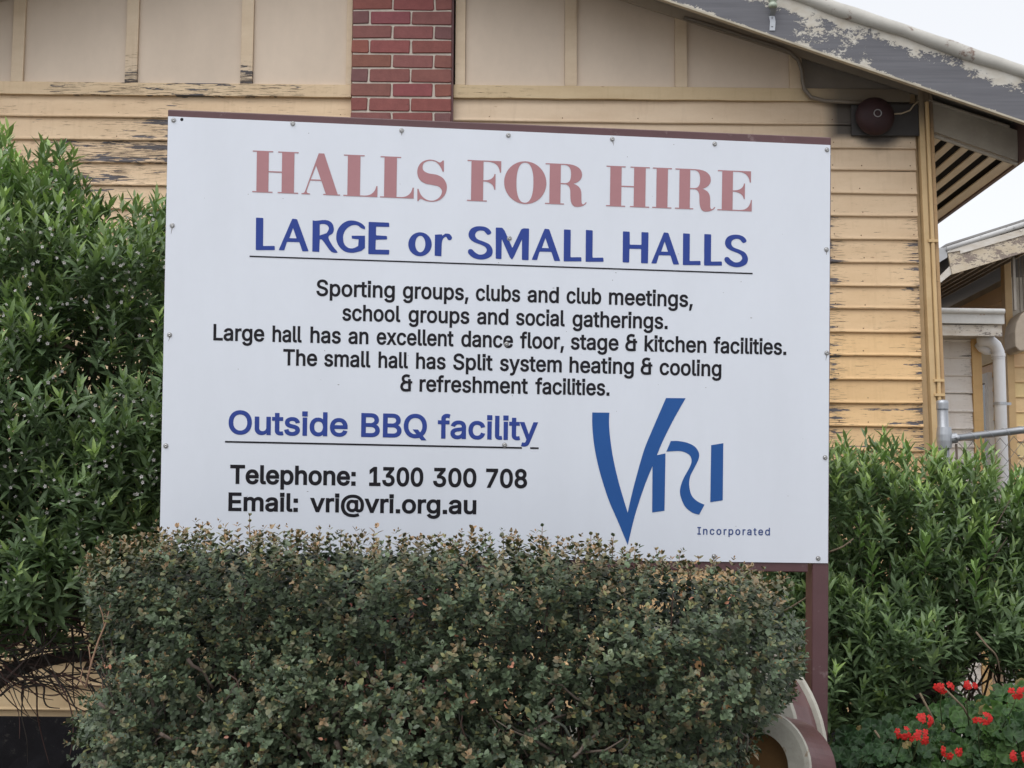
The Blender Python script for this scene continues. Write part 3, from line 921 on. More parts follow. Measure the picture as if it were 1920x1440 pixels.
mb.build('clip', M['galv'], dp)

# ================================================================== CHAIN LINK FENCE
YF = 7.6
fen = thing('chain_link_fence', at(1772, 1000, YF) * np.array([1, 1, 0]), 'galvanised chain link fence with a round capped post behind the right shrub', 'fence')
fx = at(1773, 830, YF)[0]
zp = at(1773, 757, YF)[2]
mb = MB()
mb.tube([(fx - .012, YF, zp), (fx, YF, 0)], .030, 18)
post = mb.build('post', M['galv'], fen, smooth=True)
mb = MB(); mb.lathe((fx - .012, YF, zp), (0, 0, 1), [(-.03, .033), (-.002, .033), (.010, .034), (.018, .028), (.022, .012), (.0225, .001)], 18)
mb.build('post_cap', M['galv'], post, smooth=True)
r0, r1 = at(1785, 822, YF), at(1920, 806, YF)
rdir = (r1 - r0) / (r1[0] - r0[0])
rend = r0 + rdir * 2.6
mb = MB(); mb.tube([r0 - rdir * .02, rend], .0205, 14); mb.build('top_rail', M['galv'], fen, smooth=True)
mb = MB()
mb.lathe((fx - .006, YF, r0[2]), (0, 0, 1), [(-.055, .031), (-.055, .038), (-.015, .042), (.02, .042), (.06, .038), (.06, .031)], 18)
mb.lathe(r0 - rdir * .03, rdir, [(0, .021), (0, .030), (.055, .029), (.06, .021)], 14)
mb.lathe(r0 + rdir * .02 - np.array([0, .028, 0]), (0, -1, 0), [(0, .012), (.008, .012), (.012, .007), (.013, .001)], 10)
mb.build('rail_fitting', M['galv'], fen, smooth=False)
mb = MB()
nw = 300
hp = []
for i in range(nw):
    t = i / nw
    p = r0 + rdir * (.07 + t * 2.4)
    a = t * 2 * math.pi * 26
    hp.append((p[0], p[1] + .022 * math.cos(a), p[2] + .022 * math.sin(a)))
mb.tube(hp, .0018, 5)
zz = [.70, .66, .62]
for z in (at(0, 858, YF)[2], at(0, 851, YF)[2], at(0, 884, YF)[2]):
    mb.tube([(fx - .001 + .033 * math.cos(a), YF + .033 * math.sin(a), z + .006 * math.sin(2 * a)) for a in np.linspace(0, 6.28, 14)], .0017, 5)
mb.build('tie_wire', M['galv'], fen, smooth=True)
mb = MB()
S = .038
ztop = at(0, 826, YF)[2]
nrow = 60
nwv = int(2.5 / S)
for i in range(nwv):
    x0 = fx + .07 + i * S
    pts = []
    for k in range(nrow):
        z = ztop - k * .043
        if z < .05: break
        xx = x0 + (S if (k + i) % 2 else 0.0) + .0015 * math.sin(i * 7 + k)
        pts.append((xx, YF - .002 + (.002 if (k + i) % 2 else -.002), z + rdir[2] * (x0 - fx)))
    mb.tube(pts, .0019, 4, cap=False)
mb.build('wire_mesh', m_plain('dull_wire', (0.17, 0.165, 0.16, 1), .6, .3, metal=.2), fen)
mb = MB(); tx = at(1797, 850, YF)[0]; mb.tube([(tx - .01, YF, at(0, 825, YF)[2]), (tx, YF, .05)], .007, 8)
mb.build('tension_bar', m_plain('rusty_bar', (0.20, 0.15, 0.12, 1), .6, .4, metal=.3), fen)

# ================================================================== SIGN
quad = [(315.2, 218.0), (1557.0, 272.0), (1552.5, 1056.0), (298.9, 1039.0)]   # TL TR BR BL of the white panel
dd = [at(x, y, 1.0) - EYE for x, y in quad]
A = np.array([dd[0], -dd[1], dd[2]]).T
t3 = np.linalg.solve(A, dd[3])
ts = np.array([t3[0], t3[1], t3[2], 1.0])
Q = [dd[i] * ts[i] for i in range(4)]
sc = 5.0 / np.mean([q[1] for q in Q])
Q = [EYE + q * sc for q in Q]
PN = np.cross(Q[1] - Q[0], Q[3] - Q[0]); PN /= np.linalg.norm(PN)
if PN[1] > 0: PN = -PN                        # towards the camera
PO = Q[0]
UX = (Q[1] - Q[0]) / np.linalg.norm(Q[1] - Q[0]); VY = (Q[0] - Q[3]) / np.linalg.norm(Q[0] - Q[3])
print('SIGN', np.linalg.norm(Q[1] - Q[0]), np.linalg.norm(Q[0] - Q[3]), 'ortho', UX @ VY, 'N', PN, [tuple(np.round(q, 2)) for q in Q])
def onp(px, py, h=0.0):
    d = _f + (px - 960) / F * _r - (py - 720) / F * _u
    t = ((PO - EYE) @ PN) / (d @ PN)
    return EYE + d * t + PN * h
sgl = (Q[2] + Q[3]) / 2; sgl = np.array([sgl[0], sgl[1], 0])
sign = thing('sign_board', sgl, 'large white hall hire sign lettered in blue, black and faded red, behind the hedge', 'sign')
mb = MB(); mb.prism([q - PN * .004 for q in Q], PN * .004); mb.build('panel', M['panel'], sign)
def barq(pts, back, dep, name):
    mb = MB(); mb.prism([p - PN * back for p in pts], -PN * dep); return mb.build(name, M['maroon'], sign, bevel=.004)
VD = -VY
TLo, TRo = onp(314.5, 204.5), onp(1559.5, 257.0)
barq([TLo, TRo, TRo + VD * .062, TLo + VD * .062], .0045, .062, 'top_rail')
def post_(ptop, wid, side):
    pt = ptop + VD * .0625
    n_ = (pt[2]) / -VD[2]
    pb = pt + VD * (n_ + .15)
    return [pt, pt + UX * wid * side, pb + UX * wid * side, pb]
pw = .062
P = post_(TRo, pw, -1); barq(P, .0045, .085, 'post')
P2 = post_(TLo, pw, 1); barq(P2, .0045, .085, 'post')
bo = [onp(1490, 1073), onp(400, 1058)]
br_, bl_ = onp(1516, 1073.5), onp(340, 1057)
barq([br_, bl_, bl_ - VD * .055, br_ - VD * .055], .0055, .05, 'bottom_rail')
# bolts
bolts = [(325.5, 225.5), (549, 232), (753, 245), (953, 254), (1148, 261), (1340, 270), (1550.5, 281), (323, 423), (318, 628), (311, 836), (1549.5, 468), (1550, 662), (1547, 858), (1534, 1047), (955, 447), (949.5, 645), (946, 834.5), (1339, 1043)]
for (x, y) in bolts:
    mb = MB(); r = .0068
    c0 = onp(x, y)
    mb.lathe(c0, PN, [(0, r * 1.35), (.0012, r * 1.35), (.0013, r), (.004, r * .92), (.0055, r * .6), (.0052, r * .38), (.004, r * .05)], 14)
    mb.build('bolt', M['steel'], sign)
mb = MB(); mb.lathe(onp(341, 224), PN, [(.0003, .006), (.0006, .0055), (.0006, .0003)], 10); mb.build('bolt_hole', M['black_ink'], sign)
# dirt specks on the panel
mb = MB()
for k in range(46):
    x, y = random.uniform(330, 1540), random.uniform(240, 990)
    r = random.uniform(.0006, .0016)
    el = random.choice((1, 1, 1, 3.5)); a0 = random.uniform(0, 3)
    mb.add([onp(x, y, .0004) + r * (math.cos(a) * UX * el + math.sin(a) * VY) for a in np.linspace(0, 6.28, 7)[:-1]], [tuple(range(6))])
for (bx, by, L_) in ((323, 423, 16), (1339, 1043, 10), (753, 245, 9), (1148, 261, 12), (1549.5, 468, 10), (318, 628, 12), (955, 447, 8), (1550, 662, 14)):
    p = onp(bx + random.uniform(-1, 1), by + 4, .0004); q = onp(bx + random.uniform(-3, 3), by + L_, .0004)
    mb.add([p - UX * .0016, p + UX * .0014, q + UX * .0004, q - UX * .0004], [(0, 1, 2, 3)])
tag(mb.build('dirt_specks', m_plain('dirt', (0.20, 0.18, 0.16, 1), .8), sign), kind='stuff')

LIFT = .0011
def glyph_mesh(name, polys, ink, label=None, parent=sign, lift=LIFT):
    """polys: list of (outer, [holes]) in photo pixels, filled as flat vinyl on the panel"""
    cu = bpy.data.curves.new(name, 'CURVE'); cu.dimensions = '2D'; cu.fill_mode = 'BOTH'
    org = onp(960, 640)
    ux = UX; vy = np.cross(PN, UX)
    V, Fc = [], []
    for outer, holes in polys:
        c2 = bpy.data.curves.new('g', 'CURVE'); c2.dimensions = '2D'; c2.fill_mode = 'FRONT'
        for ring in [outer] + holes:
            s = c2.splines.new('POLY'); s.points.add(len(ring) - 1)
            for i, (x, y) in enumerate(ring):
                p = onp(x, y) - org
                s.points[i].co = (p @ ux, p @ vy, 0, 1)
            s.use_cyclic_u = True
        ob = bpy.data.objects.new('g', c2); SC.collection.objects.link(ob)
        bpy.context.view_layer.update()
        me = ob.evaluated_get(bpy.context.evaluated_depsgraph_get()).to_mesh()
        b = len(V)
        V += [org + v.co.x * ux + v.co.y * vy + PN * lift for v in me.vertices]
        Fc += [tuple(i + b for i in p.vertices) for p in me.polygons]
        bpy.data.objects.remove(ob); bpy.data.curves.remove(c2)
    bpy.data.curves.remove(cu)
    mb = MB(); mb.add(V, Fc)
    o = mb.build(name, ink, parent)
    if label: o['label'] = label
    return o

def crom(pts, sub=5, closed=True):
    out = []
    n = len(pts); P = [np.array(p, float) for p in pts]
    for i in range(n if closed else n - 1):
        p0, p1, p2, p3 = P[(i - 1) % n], P[i], P[(i + 1) % n], P[(i + 2) % n]
        if not closed:
            p0 = P[max(i - 1, 0)]; p3 = P[min(i + 2, n - 1)]
        for k in range(sub):
            t = k / sub
            out.append(tuple(.5 * ((2 * p1) + (-p0 + p2) * t + (2 * p0 - 5 * p1 + 4 * p2 - p3) * t * t + (-p0 + 3 * p1 - 3 * p2 + p3) * t ** 3)))
    if not closed: out.append(tuple(P[-1]))
    return out
def bez(a, b, c, d, n=8):
    a, b, c, d = map(lambda p: np.array(p, float), (a, b, c, d))
    return [tuple((1 - t) ** 3 * a + 3 * (1 - t) ** 2 * t * b + 3 * (1 - t) * t * t * c + t ** 3 * d) for t in np.linspace(0, 1, n)]
def ell(cx, cy, rx_, ry_, n=40, pw_=1.0):
    return [(cx + rx_ * math.copysign(abs(math.cos(a)) ** pw_, math.cos(a)), cy + ry_ * math.copysign(abs(math.sin(a)) ** pw_, math.sin(a))) for a in np.linspace(0, 2 * math.pi, n, endpoint=False)]
def rounded(poly, r):
    out = []
    n = len(poly); P = [np.array(p, float) for p in poly]
    for i in range(n):
        a, b, c = P[i - 1], P[i], P[(i + 1) % n]
        ra = min(r, np.linalg.norm(a - b) * .45); rc = min(r, np.linalg.norm(c - b) * .45)
        s = b + (a - b) / np.linalg.norm(a - b) * ra; e = b + (c - b) / np.linalg.norm(c - b) * rc
        for t in (0, .33, .67, 1):
            out.append(tuple((1 - t) ** 2 * s + 2 * (1 - t) * t * b + t * t * e))
    return out

# --- HALLS FOR HIRE: thick and thin serif capitals (units: cap height 1000)
S0 = 26
def gH(): return [([(0, 0), (490, 0), (490, S0), (388, S0), (388, 490), (707, 490), (707, S0), (613, S0), (613, 0), (1107, 0), (1107, S0), (1005, S0), (1005, 1000 - S0), (1107, 1000 - S0), (1107, 1000), (613, 1000), (613, 1000 - S0), (707, 1000 - S0), (707, 520), (388, 520), (388, 1000 - S0), (490, 1000 - S0), (490, 1000), (0, 1000), (0, 1000 - S0), (99, 1000 - S0), (99, S0), (0, S0)], [])], 1107
def gI(): return [([(0, 0), (490, 0), (490, S0), (388, S0), (388, 1000 - S0), (490, 1000 - S0), (490, 1000), (0, 1000), (0, 1000 - S0), (99, 1000 - S0), (99, S0), (0, S0)], [])], 490
def gL(): return [([(0, 0), (795, 0), (795, 265)] + bez((768, 265), (740, 110), (640, 28), (500, S0)) + [(388, S0), (388, 1000 - S0), (485, 1000 - S0), (485, 1000), (0, 1000), (0, 1000 - S0), (93, 1000 - S0), (93, S0), (0, S0)], [])], 795
def gA(): return [([(0, 0), (208, 0), (208, 22)] + bez((208, 22), (150, 28), (125, 40), (120, 75), 5) + [(205, 336), (475, 336), (583, S0), (525, S0), (525, 0), (928, 0), (928, S0), (870, S0), (533, 1000), (400, 1000)] + bez((85, 75), (70, 40), (50, 25), (0, 22), 5), [[(218, 366), (462, 366), (341, 700)]])], 928
def gF(): return [([(0, 0), (480, 0), (480, S0), (388, S0), (388, 490)] + bez((388, 490), (560, 485), (640, 420), (655, 300)) + [(682, 300), (682, 680)] + bez((655, 680), (640, 575), (560, 520), (388, 518)) + [(388, 1000 - S0)] + bez((500, 1000 - S0), (680, 970), (770, 880), (785, 720)) + [(814, 720), (814, 1000), (0, 1000), (0, 1000 - S0), (97, 1000 - S0), (97, S0), (0, S0)], [])], 814
def gE(): return [([(0, 0), (857, 0), (857, 285)] + bez((835, 285), (810, 110), (720, S0), (560, S0)) + [(378, S0), (378, 480)] + bez((378, 480), (560, 478), (640, 400), (655, 300)) + [(680, 300), (680, 690)] + bez((655, 690), (640, 580), (560, 510), (378, 508)) + [(378, 1000 - S0)] + bez((520, 1000 - S0), (690, 970), (780, 880), (800, 720)) + [(826, 720), (826, 1000), (0, 1000), (0, 1000 - S0), (108, 1000 - S0), (108, S0), (0, S0)], [])], 857
def gO(): return [(ell(517, 500, 517, 523, 48), [ell(509, 500, 208, 492, 40, .85)])], 1035
def gR(): return [([(0, 0), (465, 0), (465, S0), (376, S0), (376, 500), (500, 500)] + bez((500, 500), (590, 480), (617, 400), (617, 300))[1:] + bez((617, 300), (617, 100), (640, -45), (770, -45))[1:] + bez((770, -45), (900, -45), (985, 0), (1022, 70))[1:] + [(1000, 80)] + bez((1000, 80), (960, 5), (892, -10), (892, 110), 7)[1:] + [(890, 250)] + bez((890, 250), (890, 420), (820, 480), (690, 520))[1:] + bez((690, 520), (830, 560), (899, 650), (899, 745))[1:] + bez((899, 745), (899, 900), (760, 1000), (500, 1000))[1:] + [(0, 1000), (0, 1000 - S0), (105, 1000 - S0), (105, S0), (0, S0)], [[(376, 528), (376, 1000 - S0), (480, 1000 - S0)] + bez((480, 1000 - S0), (590, 965), (628, 880), (628, 740))[1:] + bez((628, 740), (628, 610), (590, 530), (480, 528))[1:]])], 1022
def gS():
    c = [(1775, 140), (1787, 140), (1787, 240), (1775, 240)] + crom([(1775, 240), (1755, 195), (1715, 150), (1660, 137), (1610, 153), (1595, 190), (1606, 225), (1650, 250), (1720, 265), (1775, 295), (1808, 345), (1813, 395), (1795, 450), (1750, 493), (1690, 507), (1630, 498), (1590, 480), (1572, 478), (1558, 495)], 4, False)[1:] + [(1548, 495), (1548, 385), (1558, 385)] + crom([(1558, 385), (1580, 440), (1630, 485), (1690, 497), (1740, 475), (1767, 435), (1765, 400), (1735, 370), (1680, 355), (1620, 340), (1570, 305), (1548, 250), (1555, 190), (1590, 145), (1650, 127), (1705, 135), (1745, 155), (1762, 153), (1775, 140)], 4, False)[1:-1]
    return [([((x - 1545), (490 - (y - .041 * (x - 1680))) ) for x, y in c], [])], None

def place_units(g, wid, x0, x1, yb0, slope, cap):
    out = []
    def mp(p):
        px = x0 + (x1 - x0) * p[0] / wid
        return (px + p[1] / 1000 * cap * .015, yb0 + slope * (px - x0) - p[1] / 1000 * cap)
    for o, hs in g: out.append(([mp(p) for p in o], [[mp(p) for p in h] for h in hs]))
    return out
def basel(x): return 360.2 + (x - 472.9) * (396.4 - 360.2) / (1408.4 - 472.9) + .8 * math.sin((x - 472.9) / 935 * math.pi)
def capf(x): return 78.0 - (x - 473) / 935 * 3.0
words = [('HALLS', [('H', 472.9, 559), ('A', 565.2, 637.7), ('L', 643.7, 707.5), ('L', 712.5, 775.6), ('S', 781.9, 838.1)]),
         ('FOR', [('F', 875.4, 938.7), ('O', 944.6, 1023.9), ('R', 1021.8, 1099.9)]),
         ('HIRE', [('H', 1136.1, 1217.2), ('I', 1222.8, 1258.8), ('R', 1265.3, 1341), ('E', 1344.9, 1409.3)])]
GL = dict(H=gH, A=gA, L=gL, F=gF, O=gO, R=gR, I=gI, E=gE)
for wname, lst in words:
    polys = []
    for ch_, x0, x1 in lst:
        if ch_ == 'S':
            g_, _ = gS()
            sx = (x1 - x0) / 270
            def mp(p): return (x0 + p[0] * sx, basel(x0 + 25) + 1.0 - p[1] / 4.8 * 1.0)
            polys.append(([mp(p) for p in g_[0][0]], []))
        else:
            g_, wd = GL[ch_]()
            polys += place_units(g_, wd, x0, x1, basel(x0), .0385, capf(x0))
    glyph_mesh('lettering', polys, M['red_ink'], 'faded red serif word ' + wname)

# --- LARGE or SMALL HALLS
def c3(p): return (460 + p[0] / 4.0, 390 + p[1] / 4.0)
def c4(p): return (930 + p[0] / 3.918, 400 + p[1] / 3.918)
tL = [(80, 72), (135, 75), (133, 285), (220, 284), (222, 316), (78, 316)]
tA = ([(352, 80), (388, 84), (475, 325), (428, 325), (405, 256), (312, 254), (292, 318), (250, 316)], [(358, 150), (385, 228), (330, 226)])
tR = (crom([(505, 92), (530, 96), (600, 90), (645, 108), (664, 150), (655, 190), (622, 218), (655, 285), (692, 333), (645, 328), (600, 270), (575, 238), (558, 236)], 3, False) + [(554, 330), (502, 326)], crom([(558, 122), (590, 120), (618, 132), (626, 158), (610, 188)], 3, False) + [(558, 206)])
tG = crom([(897, 160), (870, 152), (840, 130), (800, 130), (760, 155), (735, 200), (738, 260), (765, 295), (805, 303), (846, 285)], 3, False) + [(850, 235), (800, 230), (797, 208), (897, 208), (897, 300)] + crom([(870, 322), (810, 336), (750, 328), (705, 290), (682, 235), (690, 170), (725, 120), (775, 95), (830, 98), (875, 118), (898, 142)], 3, False)
tE = [(925, 104), (1078, 110), (1080, 142), (980, 140), (980, 205), (1062, 210), (1064, 236), (978, 238), (976, 312), (1080, 314), (1078, 350), (922, 346)]
tr_ = [(1422, 200), (1455, 198), (1475, 198), (1477, 208)] + crom([(1500, 192), (1530, 195), (1550, 220), (1540, 240), (1520, 238), (1505, 216), (1482, 232), (1473, 265)], 3, False) + [(1470, 362), (1420, 358)]
tS = crom([(1840, 205), (1815, 218), (1790, 192), (1760, 188), (1735, 200), (1728, 225), (1745, 250), (1790, 268), (1830, 290), (1850, 330), (1840, 370), (1800, 392), (1755, 395), (1710, 380), (1680, 350), (1682, 325), (1705, 322), (1725, 342), (1755, 360), (1790, 355), (1808, 332), (1800, 308), (1770, 290), (1720, 270), (1690, 245), (1682, 210), (1700, 175), (1740, 158), (1790, 160), (1825, 178)], 4)
tM = [(-2, 104), (45, 106), (62, 125), (120, 255), (185, 118), (203, 110), (243, 112), (239, 345), (190, 342), (191, 190), (132, 318), (116, 341), (100, 320), (42, 188), (40, 336), (-2, 334)]
tH = [(932, 132), (982, 135), (982, 230), (1068, 232), (1068, 138), (1120, 140), (1116, 368), (1065, 366), (1066, 262), (980, 260), (978, 362), (930, 360)]
def fit(poly, src, box, crop):
    sx0, sy0, sx1, sy1 = src; bx0, by0, bx1, by1 = box
    return [crop((bx0 + (x - sx0) / (sx1 - sx0) * (bx1 - bx0), by0 + (y - sy0) / (sy1 - sy0) * (by1 - by0))) for x, y in poly]
sA, sL, sS = (250, 80, 475, 325), (78, 72, 222, 316), (1680, 158, 1850, 395)
R5 = lambda p: rounded(p, 6)
P1 = [([c3(p) for p in R5(tL)], []), ([c3(p) for p in R5(tA[0])], [[c3(p) for p in rounded(tA[1], 3)]]), ([c3(p) for p in tR[0]], [[c3(p) for p in tR[1]]]), ([c3(p) for p in tG], []), ([c3(p) for p in R5(tE)], [])]
glyph_mesh('lettering', P1, M['blue_ink'], 'blue word LARGE')
P2_ = [([c3(p) for p in ell(1310, 272, 88, 90)], [[c3(p) for p in ell(1312, 270, 38, 62)]]), ([c3(p) for p in tr_], [])]
glyph_mesh('lettering', P2_, M['blue_ink'], 'blue word or')
P3 = [(fit(tS, sS, (1672, 138, 1855, 386), c3), []), ([c4(p) for p in R5(tM)], []), (fit(R5(tA[0]), sA, (262, 113, 472, 350), c4), [fit(rounded(tA[1], 3), sA, (262, 113, 472, 350), c4)]), (fit(R5(tL), sL, (497, 118, 628, 353), c4), []), (fit(R5(tL), sL, (658, 122, 790, 356), c4), [])]
glyph_mesh('lettering', P3, M['blue_ink'], 'blue word SMALL')
bA2 = (1140, 140, 1345, 376)
P4 = [([c4(p) for p in R5(tH)], []), (fit(R5(tA[0]), sA, bA2, c4), [fit(rounded(tA[1], 3), sA, bA2, c4)]), (fit(R5(tL), sL, (1372, 147, 1503, 380), c4), []), (fit(R5(tL), sL, (1528, 152, 1660, 384), c4), []), ([c4(p) for p in tS], [])]
glyph_mesh('lettering', P4, M['blue_ink'], 'blue word HALLS')
def uline(x0, y0, x1, y1, h): return ([(x0, y0 - h / 2), (x1, y1 - h / 2), (x1, y1 + h / 2), (x0, y0 + h / 2)], [])
glyph_mesh('underline', [uline(468, 480.6, 1411, 513, 2.6)], M['black_ink'])
glyph_mesh('underline', [uline(422, 828.2, 978.5, 839.8, 3.2)], M['black_ink'])
glyph_mesh('underline', [uline(994, 840.0, 1010, 840.4, 3.2)], M['black_ink'])

